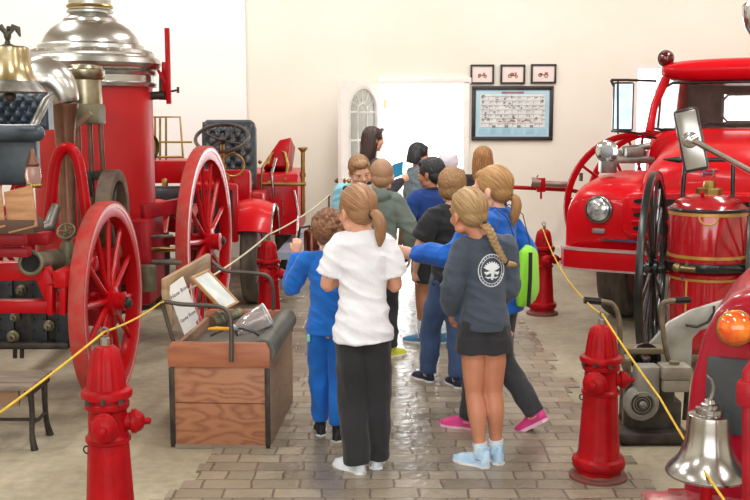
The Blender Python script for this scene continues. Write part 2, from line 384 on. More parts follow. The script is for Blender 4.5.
# ------------------------------------------------------------------ left side: steam fire engine
def wheel(parent, c, ax, R, wd, rt, n, hubr, hubl, mr, mt, ms, spw=.022, name='wheel', hubm=None, stripe=None):
    """rim (the part), tyre, hub and spokes as its sub-parts; c in world space"""
    c = Vector(c); ax = Vector(ax).normalized(); x, y, d = frame_from(ax)
    m = MB(); m.ring(c, ax, R-rt*.6, (rt*.55, wd*.46), seg=56, sq=True); rim = m.build(name, mr, parent, world=True, bevel=.004)
    m = MB(); m.ring(c, ax, R-rt*.04, (rt*.10, wd*.5), seg=56, sq=True); m.build('tyre', mt, rim, world=True, bevel=.003)
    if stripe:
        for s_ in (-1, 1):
            m = MB(); m.ring(c+ax*(s_*wd*.46), ax, R-rt*.25, (rt*.16, .003), seg=56, sq=True); m.build('rim_stripe', stripe, rim, world=True)  # thin paler ring on each face of the rim
    m = MB(); hl = hubl
    m.lathe([(hubr*.45, -hl), (hubr*.6, -hl*.96), (hubr*.62, -hl*.5), (hubr, -hl*.42), (hubr, hl*.42), (hubr*.62, hl*.5), (hubr*.6, hl*.8), (hubr*.66, hl*.84), (hubr*.66, hl*.98), (hubr*.4, hl*1.02)], c, ax, 24); m.build('hub', hubm or mr, rim, world=True)
    for k in range(n):
        a = 2*pi*k/n+.1; e = x*cos(a)+y*sin(a)
        m = MB(); m.tube([c+e*hubr*.8, c+e*(hubr*1.6), c+e*(R-rt)], [(spw*.62, spw*.8), (spw*.6, spw*.55), (spw*.5, spw*.42)], seg=8, up=ax); m.build('spoke', ms, rim, world=True)
    return rim
SX = -2.04
st = thing('steam_fire_engine', 'red horse-drawn steam fire engine with a tall boiler under a nickel dome', 'fire engine', (SX, 7, 0))
def b_(name, mb, m, par=None, **k): return mb.build(name, m, par or st, world=True, **k)
# boiler
bc = P(93, 100, 7.7); bx = bc.x; rb = P(153, 150, 7.7).x-bx
BO = Vector((bx, 7.7, 0))
bo = b_('boiler', MB().lathe([(rb*.9, .42), (rb, .46), (rb, 1.87), (rb*.98, 1.88)], BO, seg=48), mat('boiler_red', '#b80810', .5, coat=.04, col2='#aa060e', scale=3))
b_('boiler_band', MB().lathe([(rb+.004, 1.86), (rb+.03, 1.865), (rb+.035, 1.89), (rb+.012, 1.90), (rb+.012, 1.945), (rb+.03, 1.95), (rb+.035, 1.97), (rb+.01, 1.985)], BO, seg=48), NICK, bo)
dm = b_('dome', MB().lathe([(rb*.9, 1.975), (rb+.02, 1.98), (rb+.055, 2.0), (rb+.07, 2.03), (rb+.055, 2.065), (rb+.02, 2.085), (rb+.02, 2.10), (rb+.0, 2.125), (rb-.05, 2.135), (rb-.055, 2.16), (rb-.085, 2.175), (rb-.09, 2.195), (rb-.11, 2.235), (rb-.15, 2.28), (rb-.20, 2.315), (rb-.235, 2.33), (rb-.24, 2.35), (rb-.29, 2.385), (.165, 2.395), (.165, 2.41), (.15, 2.42), (.15, 3.0), (.16, 3.02), (.16, 3.05), (.13, 3.06)], BO, seg=64), NICK)
for z, r in ((2.44, .155), (2.52, .156)): b_('stack_band', MB().ring((bx, 7.7, z), (0, 0, 1), r, .012), BRASS, dm)
m = MB()
for k in range(30):
    a = 2*pi*k/30; m.ell((bx+cos(a)*(rb+.005), 7.7+sin(a)*(rb+.005), 2.112), .009, u=8, v=6)
b_('rivets', m, NICK, dm)
b_('firebox', MB().lathe([(rb*.7, .22), (rb*.96, .24), (rb*.98, .45), (rb*.8, .46)], BO, seg=32), IRON)
# lever on the boiler's flank
m = MB(); m.bar(P(167, 28, 7.7), P(169, 104, 7.7), .035, .03); m.bar(P(158, 70, 7.7), P(166, 84, 7.7), .03, .02); m.bar(P(166, 62, 7.72), P(166, 100, 7.72), .06, .03)
lv = b_('lever', m, RED, bevel=.004)
b_('lever_bracket', MB().cyl(P(150, 96, 7.7), P(165, 95, 7.7), .03).bar(P(163, 72, 7.74), P(163, 100, 7.74), .05, .05).tube([P(168, 92, 7.7), P(178, 90, 7.7)], .008).tube([P(178, 87, 7.7), P(178, 93, 7.7)], .01), IRON, lv)
# wheels
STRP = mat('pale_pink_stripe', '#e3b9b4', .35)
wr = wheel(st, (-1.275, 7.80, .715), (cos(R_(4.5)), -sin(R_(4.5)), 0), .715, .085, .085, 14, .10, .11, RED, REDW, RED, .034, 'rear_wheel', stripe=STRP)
wf = wheel(st, (-1.56, 6.0, .58), (cos(R_(2.5)), -sin(R_(2.5)), 0), .58, .085, .075, 12, .085, .10, RED, REDW, RED, .034, 'front_wheel', stripe=mat('pink_rim_stripe', '#cf7a78', .35))
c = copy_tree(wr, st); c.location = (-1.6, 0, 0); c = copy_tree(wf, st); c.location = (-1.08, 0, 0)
b_('axle', MB().bar((-2.8, 7.86, .715), (-1.2, 7.86, .715), .06, .06), REDD)
b_('axle', MB().bar((-2.6, 6.0, .57), (-1.5, 6.0, .57), .06, .06), REDD)
for y, z in ((7.86, .715), (6.0, .57)):
    for x in (-1.215 if y > 7 else -1.50,): b_('axle_cap', MB().lathe([(.035, -.03), (.035, .03), (.02, .045), (.001, .047)], (x+.03, y, z), (1, 0, 0), 16), IRON)
# leaf springs and frame rails
for x in (-1.42, -2.62):
    for y, z in ((7.86, .84),):
        m = MB()
        for k in range(5): m.tube([V(x, y-.42+.07*k, z+.10-.018*k), V(x, y, z-.02*k+.0), V(x, y+.42-.07*k, z+.10-.018*k)], [(.03, .008)]*3, sq=True)
        b_('leaf_spring', m, REDD)
for x in (-1.66, -2.42):
    m = MB(); m.bar((x, 5.4, .80), (x, 6.6, .80), .07, .09); m.bar((x, 6.6, .80), (x, 8.35, .93), .07, .10); b_('frame_rail', m, RED, bevel=.008)
m = MB(); m.box((-1.61, 7.28, .66), (.14, .52, .58)); b_('side_plate', m, REDD, bevel=.01); b_('rear_beam', MB().bar((-2.4, 8.4, .9), (-1.3, 8.4, .9), .1, .1), REDD, bevel=.01); b_('side_step', MB().bar(P(142, 212, 7.2), P(182, 205, 7.4), .07, .1), REDD, bevel=.01)
b_('running_pipe', MB().cyl(P(150, 250, 7.1), P(180, 249, 7.3), .018), BRASS)
m = MB(); m.cyl(P(150, 237, 7.1), P(172, 236, 7.3), .012).cyl(P(152, 262, 7.1), P(182, 262, 7.1), .02); b_('running_pipe', m, STEEL)
b_('valve_body', MB().lathe([(.06, -.09), (.065, -.08), (.065, .08), (.05, .09)], P(147, 278, 6.9), (0, .1, 1), 20), OLIVE)
# steam cylinder, rods and pump
cy = P(84, 100, 6.9)
def zc(py, Y): return P(84, py, Y).z
m = MB(); m.lathe([(.10, zc(124, 6.9)), (.135, zc(123, 6.9)), (.135, zc(107, 6.9)), (.12, zc(106, 6.9)), (.115, zc(80, 6.9)), (.13, zc(79, 6.9)), (.142, zc(76, 6.9)), (.142, zc(70, 6.9)), (.128, zc(69, 6.9)), (.12, zc(66, 6.9)), (.03, zc(64, 6.9))], (cy.x, 6.9, 0), seg=36)
sc_ = b_('steam_cylinder', m, mat('tarnished_nickel', '#a9a28c', .28, 1., col2='#857c62', scale=7))
b_('steam_chest', MB().box((cy.x, 6.82, zc(114, 6.9)), (.27, .2, .13)), OLIVE, sc_, bevel=.012)
for dx in (-.10, -.03, .045, .115):
    b_('piston_rod', MB().cyl((cy.x+dx, 6.85, zc(122, 6.9)), (cy.x+dx*1.2, 6.85, zc(245, 6.9)), .017), COPPER, sc_)
b_('crosshead', MB().box((cy.x, 6.85, zc(175, 6.9)), (.3, .08, .06)).cyl((cy.x+.03, 6.78, zc(195, 6.9)), (cy.x+.03, 6.78, zc(170, 6.9)), .04), IRON, sc_, bevel=.005)
b_('bronze_strut', MB().bar(P(58, 142, 6.5), P(91, 113, 6.5), .03, .03), mat('tan_strut', '#8e745a', .6))
fw = MB(); fc = P(113, 212, 6.6); fw.ring(fc, (1, 0, 0), .235, (.035, .045), seg=48, sq=True); fly = b_('flywheel', fw, mat('brown_iron', '#6c5c4e', .6, .4, col2='#55483c', scale=12), bevel=.004)
m = MB()
for k in range(6): a = k*pi/3; m.tube([fc, fc+V(0, cos(a)*.21, sin(a)*.21)], .014, seg=8)
m.cyl(fc-V(.06, 0, 0), fc+V(.06, 0, 0), .035); b_('flywheel_spokes', m, IRON, fly)
# air chamber and suction gooseneck
ac = P(47, 92, 6.4)
m = MB(); q = interp([(ac+V(-.16, .0, -.06), .07), (ac+V(-.12, 0, .03), .115), (ac+V(-.04, 0, .075), .14), (ac+V(.03, 0, .06), .135), (ac+V(.08, 0, .0), .112), (ac+V(.10, 0, -.07), .090)], 5); m.tube([a for a, _ in q], [r for _, r in q], seg=32)
b_('air_chamber', m, NICK)
m = MB(); m.lathe([(.088, 0), (.086, -.02), (.082, -.03), (.062, -.16), (.052, -.35), (.05, -.8), (.06, -.82)], ac+V(.10, 0, -.07), (0, 0, 1), 24); b_('suction_riser', m, COPPER)
# crane neck arch
pts = [P(47, 240, 6.1), P(51, 200, 6.1), P(54, 170, 6.1), P(59, 154, 6.1), P(67, 148, 6.1), P(75, 154, 6.1), P(80, 170, 6.1), P(85, 205, 6.1), P(91, 250, 6.1)]
q = interp([(p, .033) for p in pts], 4)
b_('crane_neck', MB().tube([a for a, _ in q], [(.034, .030)]*len(q), seg=14), RED)
# front cross members
m = MB(); m.bar(P(-60, 272, 5.5), P(44, 270, 5.5), .09, .10, V(0, 0, 1)); m.bar(P(42, 268, 5.5), P(58, 308, 5.5), .08, .085); m.bar(P(56, 306, 5.52), P(90, 262, 6.0), .08, .085); b_('splinter_bar', m, RED, bevel=.01)
b_('cross_beam', MB().bar(P(-60, 306, 5.46), P(84, 306, 5.5), .075, .07, V(0, 0, 1)), RED, bevel=.008)
m = MB(); m.bar(P(-60, 239, 5.4), P(26, 239, 5.4), .06, .07); m.bar(P(-60, 252, 5.38), P(30, 252, 5.38), .07, .05); b_('footboard_beam', m, REDD, bevel=.008)
m = MB(); m.bar(P(52, 284, 5.44), P(52, 314, 5.44), .03, .09); m.bar(P(64, 276, 5.44), P(64, 314, 5.44), .03, .07); b_('clamp', m, RED, bevel=.004)
# pump with riveted plates beneath the frame
pc = P(28, 312, 5.95); zt, zb = P(28, 278, 5.9).z, P(28, 345, 5.9).z
m = MB(); m.box((pc.x-.05, 6.05, (zt+zb)/2), (.60, .34, zt-zb)); pu = b_('pump', m, IRON, bevel=.02)
for px in (5, 38, 62):
    b_('riveted_plate', MB().box((P(px, 300, 5.86).x, 5.87, (zt+zb)/2), (.09, .03, (zt-zb)*1.02)), mat('blue_grey_iron', '#3d4248', .5, .5, col2='#2c3034', scale=12), pu, bevel=.004)
    m = MB()
    for k in range(6):
        for s in (-.03, .03): m.ell((P(px, 300, 5.86).x+s, 5.852, zb+.03+k*(zt-zb-.06)/5), .008, u=8, v=6)
    b_('rivets', m, IRON, pu)
for px, py, r in ((14, 336, .035), (16, 316, .028), (22, 290, .03), (50, 325, .03), (72, 310, .03)):
    b_('pump_valve', MB().lathe([(r, 0), (r*1.05, .02), (r*.7, .03), (r*.7, .05), (r*.3, .055), (r*.3, .08)], P(px, py, 5.86), (0, -1, 0), 16), OLIVE, pu)
m = MB()
for px in (15, 22): m.cyl(P(px, 344, 5.9), P(px, 358, 5.9), .012)
b_('drain_cock', m, IRON, pu)
b_('pump_rim', MB().box((pc.x-.05, 6.0, zb+.015), (.64, .4, .04)), IRON, pu, bevel=.008)
hw = P(66, 231, 5.85); m = MB(); m.ring(hw, (0, -.8, .6), .048, .007, seg=28)
for k in range(5): a = k*2*pi/5; x, y, d = frame_from(V(0, -.8, .6)); m.tube([hw, hw+(x*cos(a)+y*sin(a))*.045], .005, seg=6)
b_('handwheel', m, OLIVE); b_('valve', MB().cyl(hw, hw-V(0, -.02, .10), .016).lathe([(.03, 0), (.045, -.03), (.045, -.1), (.06, -.11), (.06, -.14)], hw-V(0, -.02, .06), (0, 0, 1), 18), OLIVE)
m = MB(); m.tube([P(31, 263, 5.45), P(40, 263, 5.6), P(55, 262, 5.85), P(66, 268, 6.05)], [.062, .06, .075, .085], seg=22)
el = b_('suction_inlet', m, OLIVE); b_('inlet_ring', MB().ring(P(31, 263, 5.44), P(40, 263, 5.6)-P(31, 263, 5.45), .058, .012), OLIVE, el); b_('inlet_bore', MB().cyl(P(31, 263, 5.435), P(31, 263, 5.45), .047), mat('shaded_bore', '#1d1b19', .95), el)  # matte dark disc paints in the shade inside the pipe mouth
m = MB()
m.tube([P(22, 222, 6.0), P(34, 231, 6.0), P(50, 226, 6.05), P(56, 205, 6.1)], [.045, .05, .04, .03], seg=14); b_('pipe_fitting', m, STEEL)
b_('pipe_fitting', MB().lathe([(.05, -.06), (.055, -.05), (.055, .05), (.04, .06)], P(98, 262, 6.3), (0, -1, .2), 16), OLIVE)
b_('red_bracket', MB().box(P(38, 238, 5.7), (.14, .1, .07)), REDD, bevel=.01)
b_('red_housing', MB().box(P(98, 285, 6.6), (.25, .2, .5)), REDD, bevel=.01)
# driver's seat
def seatback():
    m = MB(); x0, x1 = P(-32, 100, 5.75).x, P(44, 100, 5.75).x; z0, z1 = P(0, 128, 5.75).z, P(0, 93, 5.75).z
    nx, nz = 48, 22; vs = []
    for j in range(nz+1):
        row = []
        for i in range(nx+1):
            u, v = i/nx, j/nz; x = x0+(x1-x0)*u; z = z0+(z1-z0)*v
            a = u*7+v*2.5; b2 = u*7-v*2.5
            d = abs(sin(pi*a/1))*abs(sin(pi*b2/1)); e = min(1, 8*min(u, 1-u), 6*min(v, 1-v))
            row.append(m.bm.verts.new((x, 5.78-.045*sqrt(max(d, 0))*e, z)))
        vs.append(row)
    for j in range(nz):
        for i in range(nx): m.bm.faces.new((vs[j][i], vs[j][i+1], vs[j+1][i+1], vs[j+1][i]))
    m.box(((x0+x1)/2, 5.83, (z0+z1)/2), (x1-x0+.02, .09, z1-z0+.02)); return m
LB = mat('slate_black_leather', '#3a4650', .38, col2='#2b353e', scale=8, bump=.1)
sb_ = b_('seat_back', seatback(), LB, angle=60)
xa, xb_ = P(-34, 130, 5.45).x, P(42, 130, 5.45).x
m = MB(); m.tube([V(xa, 5.42, P(0, 133, 5.42).z), V(xb_-.02, 5.42, P(0, 133, 5.42).z)], [(.045, .045)]*2, seg=18); m.ell((xb_-.02, 5.42, P(0, 133, 5.42).z), .044); m.box(((xa+xb_)/2, 5.6, P(0, 131, 5.5).z), (xb_-xa-.22, .34, .07)); b_('seat_cushion', m, LB, bevel=.0)
m = MB(); m.box(((xa+xb_)/2-.02, 5.5, P(0, 160, 5.5).z), (xb_-xa-.04, .1, .26)); b_('seat_apron', m, LB, bevel=.02)
m = MB(); c0 = P(45, 110, 5.7); m.tube([V(c0.x, 5.8, P(0, 97, 5.8).z), V(c0.x+.02, 5.65, P(0, 102, 5.65).z), V(c0.x+.01, 5.48, P(0, 125, 5.48).z), V(c0.x-.01, 5.42, P(0, 140, 5.42).z)], [.02, .024, .022, .018], seg=12); b_('seat_arm', m, STEEL)
# lantern on the seat's side
lp = P(33, 172, 5.35)
ln = thing('lantern', 'small glass lantern with a copper cap hung beside the slate leather driver seat', 'lantern', (lp.x, 5.35, lp.z-.08))
MB().lathe([(.035, 0), (.04, .01), (.036, .02)], seg=20).build('base', BRASS, ln); MB().lathe([(.034, .02), (.042, .06), (.038, .1), (.026, .11)], seg=20).build('globe', mat('reddish_glass', '#e0b4a8', .08, trans=.6), ln); MB().lathe([(.03, .11), (.034, .12), (.018, .16), (.012, .19), (.004, .2)], seg=20).build('cap', COPPER, ln)
# tool box with two tilted boards
bx0 = P(20, 205, 5.3)
tb = thing('tool_box', 'open brown wooden tool box with two tilted boards on the steam engine footboard', 'box', (bx0.x, 5.25, P(20, 233, 5.25).z))
M_ = Matrix.Rotation(R_(-14), 3, 'Y') @ Matrix.Rotation(R_(-35), 3, 'X')
MB().box((.02, 0, .12), (.15, .012, .23), Matrix.Rotation(R_(-14), 3, 'Y') @ Matrix.Rotation(R_(-25), 3, 'X')).build('board', WOOD, tb, bevel=.002)
MB().box((-.14, .0, .12), (.15, .012, .23), Matrix.Rotation(R_(-14), 3, 'Y') @ Matrix.Rotation(R_(-25), 3, 'X')).build('board', WOOD, tb, bevel=.002)
MB().box((-.06, .03, .035), (.32, .16, .07)).build('tray', mat('dark_brown_wood', '#55392a', .6), tb, bevel=.004)
# bell with an eagle
bl = P(10, 92, 5.1); bell = thing('eagle_bell', 'brass bell topped by a spread eagle above the slate leather driver seat', 'bell', (bl.x, 5.1, bl.z))
BELLM = mat('bell_bronze', '#c6b897', .25, 1., col2='#ae9b72', scale=3)
MB().lathe([(.001, .275), (.085, .272), (.098, .262), (.10, .25), (.103, .2), (.108, .15), (.118, .1), (.132, .065)], seg=40).build('bell_crown', BELLM, bell)
MB().lathe([(.132, .064), (.146, .04), (.165, .012), (.172, 0), (.165, -.006), (.15, .0), (.12, .05)], seg=40).build('bell_lip', STEEL, bell)
e = MB(); e.ell((0, 0, .325), (.018, .02, .028)); e.ell((.008, -.004, .358), (.011, .012, .012)); e.tube([V(.015, -.006, .358), V(.026, -.008, .353)], [.005, .001], seg=6)
for s in (-1, 1):
    e.tube([V(s*.008, 0, .335), V(s*.03, .0, .365), V(s*.05, .0, .355), V(s*.062, .0, .318)], [(.008, .012), (.008, .016), (.005, .016), (.001, .004)], seg=8)
e.tube([V(0, 0, .30), V(-.004, .0, .275)], [.012, .016], seg=10); e.ell((0, 0, .275), (.03, .03, .012))
e.build('eagle', mat('dark_bronze', '#4d4c44', .4, .8), bell)
m = MB(); m.cyl((0, 0, .05), (0, 0, -.03), .012).ell((0, 0, -.03), .028); m.build('clapper', IRON, bell)
m = MB(); m.tube([V(0, 0, .10), V(0, .06, .02), V(-.10, .2, -.02), V(-.24, .3, -.06), V(-.3, .5, -.5)], .014); m.build('yoke', IRON, bell)
for _o in kids(bell):
    _z = .80
    for _v in _o.data.vertices: _v.co.z = _v.co.z*_z if _o.name.split('.')[0] != 'eagle' else _v.co.z-.055
# ------------------------------------------------------------------ antique red truck behind
tr = thing('antique_fire_truck', 'open antique red fire truck with a steering wheel and tufted black seat', 'fire truck', (P(225, 300, 9.6).x, 9.9, 0))
def t_(name, mb, m, par=None, **k): return mb.build(name, m, par or tr, world=True, **k)
def tyre(par, c, R, wd, mt=TREAD, hub=REDD, ax=(1, 0, 0), hubside=1, name='tyre'):
    h = wd/2; m = MB().lathe([(R*.62, -h*.8), (R*.8, -h), (R*.95, -h*.92), (R, -h*.6), (R, h*.6), (R*.95, h*.92), (R*.8, h), (R*.62, h*.8), (R*.6, 0), (R*.62, -h*.8)], c, ax, 40)
    o = m.build(name, mt, par, world=True)
    m = MB().lathe([(R*.62, -h*.7), (R*.62, h*.7), (R*.5, h*.6), (R*.2, h*.5), (R*.18, h*.95), (.001, h)], c, ax, 32); m.build('wheel_disc', hub, o, world=True)
    return o
for px in (251, 150): tyre(tr, (P(px, 300, 9.0).x, 9.2, .42), .42, .15)
for px in (290, 205): tyre(tr, (P(px, 300, 11.2).x-.05, 11.2, .42), .42, .15)
fx = P(251, 300, 9.0).x; m = MB()
for (xo) in (0,):
    rings = []
    for i in range(15):
        a = R_(32+i*9.2); r0, r1 = .475, .49
        row = []
        for k in range(9):
            u = -1+2*k/8; rr = .48+.05*(1-u*u)-.02
            row.append(V(fx+.0+u*.20, 9.2-cos(a)*rr, .42+sin(a)*rr))
        for k in reversed(range(9)):
            u = -1+2*k/8; rr = .465+.05*(1-u*u)-.02
            row.append(V(fx+.0+u*.198, 9.2-cos(a)*rr, .42+sin(a)*rr))
        rings.append(row)
m.rings(rings); fe = t_('fender', m, REDT, angle=50)
m = MB(); m.tube([V(fx+.20, 9.2-cos(R_(a))*.462, .42+sin(R_(a))*.462) for a in range(32, 162, 8)], .011, seg=6); t_('fender_edge', m, CHROME, fe)
m2 = copy_tree(fe, tr); m2.location = (P(150, 300, 9.0).x-fx, 0, 0)
def xr(px, Y): return P(px, 200, Y).x
m = MB(); m.box(((xr(182, 9)+xr(232, 9))/2, 9.2, .86), (xr(232, 9)-xr(182, 9), .7, .42)); t_('bonnet', m, REDT, bevel=.06)
m = MB(); m.box(((xr(182, 8.6)+xr(232, 8.6))/2, 8.80, .84), (.46, .06, .5)); ra = t_('radiator', m, RED, bevel=.02); t_('radiator_core', MB().box(((xr(182, 8.6)+xr(232, 8.6))/2, 8.765, .84), (.38, .02, .4)), IRON, ra)
m = MB(); m.box((xr(218, 9.6), 9.6, 1.0), (.62, .12, .34)); cw = t_('cowl', m, RED, bevel=.04)
t_('gilt_scroll', MB().tube([P(226, 164, 9.5), P(224, 172, 9.5), P(229, 178, 9.5), P(226, 186, 9.5)], .008, seg=6), GOLD, cw)
swc = P(222, 138, 9.45); ax = V(0, -.50, .87)
m = MB(); m.ring(swc, ax, .238, .017, seg=44); sw = t_('steering_wheel', m, mat('dark_wood_rim', '#3a2b25', .35, coat=.3))
x, y, d = frame_from(ax); m = MB()
for k in range(4): a = k*pi/2+.5; m.tube([swc-ax*.03, swc+(x*cos(a)+y*sin(a))*.23], .011, seg=8)
m.cyl(swc-ax*.05, swc, .03); t_('wheel_spokes', m, IRON, sw); t_('steering_column', MB().tube([swc-ax*.03, V(swc.x-.02, 9.55, .85)], .018), BRASS, sw)
t_('brass_horn_ring', MB().ring(P(233, 165, 9.3), (.3, -1, .1), .10, .009, seg=36).tube([P(233, 177, 9.3), P(231, 200, 9.4)], .009), BRASS)
# tufted seat back
sx0, sx1 = xr(203, 10.1), xr(254, 10.1); sz0, sz1 = P(0, 188, 10.1).z, P(0, 122, 10.1).z
m = MB(); nx, nz = 30, 36; vs = []
for j in range(nz+1):
    row = []
    for i in range(nx+1):
        u, v = i/nx, j/nz; a = u*5+v*5; b2 = u*5-v*5; d = abs(sin(pi*a))*abs(sin(pi*b2)); e = min(1, 7*min(u, 1-u), 7*min(v, 1-v))
        zt = sz0+(sz1-sz0)*v; xx = sx0+(sx1-sx0)*u
        row.append(m.bm.verts.new((xx, 10.08+.08*v-.05*sqrt(d)*e*(1 if v > .25 else .4), zt)))
    vs.append(row)
for j in range(nz):
    for i in range(nx): m.bm.faces.new((vs[j][i], vs[j][i+1], vs[j+1][i+1], vs[j+1][i]))
t_('seat_back', m, LEATHER, angle=60)
m = MB(); ol = []
hw_ = (sx1-sx0)/2
for a, b2 in ((-1, 0), (-1, .86), (-.93, .96), (-.8, 1.0), (.8, 1.0), (.93, .96), (1, .86), (1, 0)): ol.append((a*(hw_+.015), b2*(sz1-sz0+.02)))
m.prism(ol, ((sx0+sx1)/2, 10.21, sz0), (1, 0, 0), (0, .06, 1), .1); t_('seat_shell', m, mat('slate_leather_edge', '#4a5358', .45), bevel=.01)
m = MB(); m.box(((sx0+sx1)/2+.06, 9.92, sz0+.05), (.42, .34, .13)); t_('seat_cushion', m, mat('glossy_black_leather', '#1c2024', .18), bevel=.045)
m = MB(); m.box(((sx0+sx1)/2+.03, 9.95, sz0-.2), (.7, .5, .36)); t_('seat_box', m, RED, bevel=.02)
# hose body
b0, b1 = xr(250, 10.6), xr(299, 10.6)
m = MB(); m.box(((b0+b1)/2-.3, 11.0, .78), (b1-b0+.6, 1.2, .62)); bd = t_('hose_body', m, REDT, bevel=.02)
m = MB(); m.prism([(0, 0), (.26, 0), (.30, .30), (.18, .27)], V(b0+.12, 10.9, 1.09), (1, 0, 0), (0, .2, 1), .6); t_('side_board', m, RED, bevel=.01)
m = MB(); z_ = P(0, 184, 10.35).z
m.cyl(P(261, 184, 10.35), P(306, 184, 10.35), .018); m.cyl(P(268, 183, 10.35), P(273, 184, 10.35), .026)
m.tube([P(285, 180, 10.4), P(288, 165, 10.5), P(285, 153, 10.6), P(278, 150, 10.7), P(271, 155, 10.6), P(268, 165, 10.5)], .014)
m.tube([P(262, 232, 10.3), P(264, 210, 10.3), P(261, 190, 10.3), P(262, 168, 10.3), P(268, 160, 10.5)], .011); m.ell(P(260, 162, 10.3), .02)
t_('brass_rail', m, BRASS)
m = MB(); m.tube([P(274, 197, 10.3), P(273, 185, 10.3), P(272, 172, 10.3), P(276, 158, 10.35)], .014); m.tube([P(283, 215, 10.3), P(282, 200, 10.3)], .01); m.tube([P(294, 190, 10.3), P(298, 212, 10.3), P(297, 240, 10.3), P(303, 262, 10.2)], .012); t_('chrome_handrail', m, CHROME)
m = MB(); m.cyl(P(303, 215, 10.5), P(303, 152, 10.5), .022); m.lathe([(.022, 0), (.05, .03), (.05, .045), (.02, .05)], P(303, 152, 10.5), (0, 0, 1), 18); m.lathe([(.03, -.02), (.03, .02)], P(303, 175, 10.5), (0, 0, 1), 16); t_('lamp_post', m, BRASS)
m = MB(); m.bar(P(284, 256, 9.75), P(300, 236, 11.2), .14, .07); t_('running_board', m, mat('pale_blue_steel', '#a9bbd2', .35, .15))
m = MB()
for k in range(4): m.tube([P(303, 252+4*k, 10.3), P(296+2*k, 268+4*k, 10.2), P(294+3*k, 285+4*k, 10.2)], .011, seg=8)
t_('step_irons', m, CHROME)
m = MB(); ec = P(312, 246, 9.9); m.lathe([(.02, .19), (.03, .18), (.035, .165), (.07, .15), (.078, .13), (.078, -.17), (.07, -.18)], ec, (0, 0, 1), 24); ex_ = t_('copper_extinguisher', m, mat('polished_copper', '#8b5a48', .25, .9))
t_('extinguisher_hose', MB().tube([P(310, 226, 9.85), P(300, 228, 9.8), P(297, 245, 9.8), P(300, 262, 9.8)], .012), BLACK, ex_)
m = MB(); m.bar(P(303, 262, 10.0), P(318, 264, 9.9), .1, .03); t_('extinguisher_shelf', m, REDD, ex_)
# ------------------------------------------------------------------ small hose wagon glimpsed behind the boiler
hwg = thing('hose_wagon', 'red hose wagon with a brass rail glimpsed between boiler and rear wheel', 'wagon', (P(166, 300, 10.4).x, 10.6, 0))
def h_(name, mb, m, par=None, **k): return mb.build(name, m, par or hwg, world=True, **k)
x0, x1 = xr(128, 10.4), xr(190, 10.4)
h_('wagon_box', MB().box(((x0+x1)/2, 10.7, P(0, 172, 10.4).z), (x1-x0, .7, .22)), RED, bevel=.01)
h_('undercarriage', MB().box(((x0+x1)/2, 10.7, .7), (x1-x0-.1, .5, .2)), REDD, bevel=.01)
h_('seat_cushion', MB().box(((x0+x1)/2+.05, 10.3, P(0, 196, 10.2).z), (.42, .3, .17)), LEATHER, bevel=.04)
m = MB(); 
for px in (155, 160, 166): m.cyl(P(px, 118, 10.4), P(px, 160, 10.4), .011)
m.tube([P(148, 117, 10.4), P(180, 117, 10.4), P(183, 158, 10.4)], .010); m.cyl(P(150, 157, 10.4), P(184, 157, 10.4), .012); m.cyl(P(150, 142, 10.4), P(192, 142, 10.4), .010); h_('brass_rail', m, BRASS)
h_('hose_roll', MB().ring(P(150, 147, 10.3), (1, -.5, 0), .12, .016, seg=32), IRON)
h_('brass_cap', MB().lathe([(.03, 0), (.03, .05), (.02, .07), (.001, .075)], P(165, 186, 10.0), (0, 0, 1), 16), BRASS)
wheel(hwg, (x0+.05, 10.7, .5), (1, 0, 0), .5, .06, .06, 12, .08, .1, REDD, REDW, REDD, .026, 'wagon_wheel'); wheel(hwg, (x1-.05, 10.7, .5), (1, 0, 0), .5, .06, .06, 12, .08, .1, REDD, REDW, REDD, .026, 'wagon_wheel')
# ------------------------------------------------------------------ right side: 1950s fire truck
TA = R_(28); TRX, TRY = 2.45, 7.5
tk = thing('fire_truck', 'large red mid-century fire truck with round headlamps parked at an angle', 'fire truck', (TRX, TRY, 0), -TA)
def se(cx, cz, hw, hh, y, n=28, p=3.2, flat=None):
    out = []
    for k in range(n):
        a = 2*pi*k/n; c, s = cos(a), sin(a)
        out.append(V(cx+hw*math.copysign(abs(c)**(2/p), c), y, cz+hh*math.copysign(abs(s)**(2/p), s)))
    return out
def se2(cx, z0, z1, hw, y, n=36, pt=3.0, pb=14.):
    out = []; zm = z0+(z1-z0)*.45
    for k in range(n):
        a = 2*pi*k/n; c, s = cos(a), sin(a); p = pt if s > 0 else pb; hh = (z1-zm) if s > 0 else (zm-z0)
        out.append(V(cx+hw*math.copysign(abs(c)**(2/p), c), y, zm+hh*math.copysign(abs(s)**(2/p), s)))
    return out
def k_(name, mb, m, par=None, **k): return mb.build(name, m, par or tk, **k)
for s in (-1, 1):
    st_ = [(-.035, .300, .63, 1.03), (-.015, .318, .61, 1.07), (.05, .328, .60, 1.12), (.2, .335, .60, 1.17), (.5, .340, .60, 1.20), (.9, .345, .60, 1.21), (1.3, .340, .60, 1.19), (1.5, .32, .60, 1.12)]
    k_('fender', MB().rings([se2(s*.775, z0, z1, hw, y) for y, hw, z0, z1 in st_]), REDT, angle=50)
hd = k_('bonnet', MB().rings([se(0, (.6+z)/2, hw, (z-.6)/2, y, 36, p=p) for y, hw, z, p in ((.02, .50, 1.16, 3), (.05, .54, 1.26, 3), (.12, .57, 1.35, 2.9), (.3, .60, 1.43, 2.8), (.7, .64, 1.49, 2.8), (1.2, .72, 1.53, 3), (1.45, .78, 1.54, 3.4))]), REDT, angle=50)
m = MB(); m.box((0, .06, .80), (1.5, .14, .40)); ap = k_('front_apron', m, REDT, bevel=.03)
m = MB(); m.rings([se(0, .92, w_, .20*w_/.66, y, p=5) for w_, y in ((.60, -.085), (.655, -.06), (.66, .03))]); gr = k_('grille_surround', m, REDT, bevel=.02)
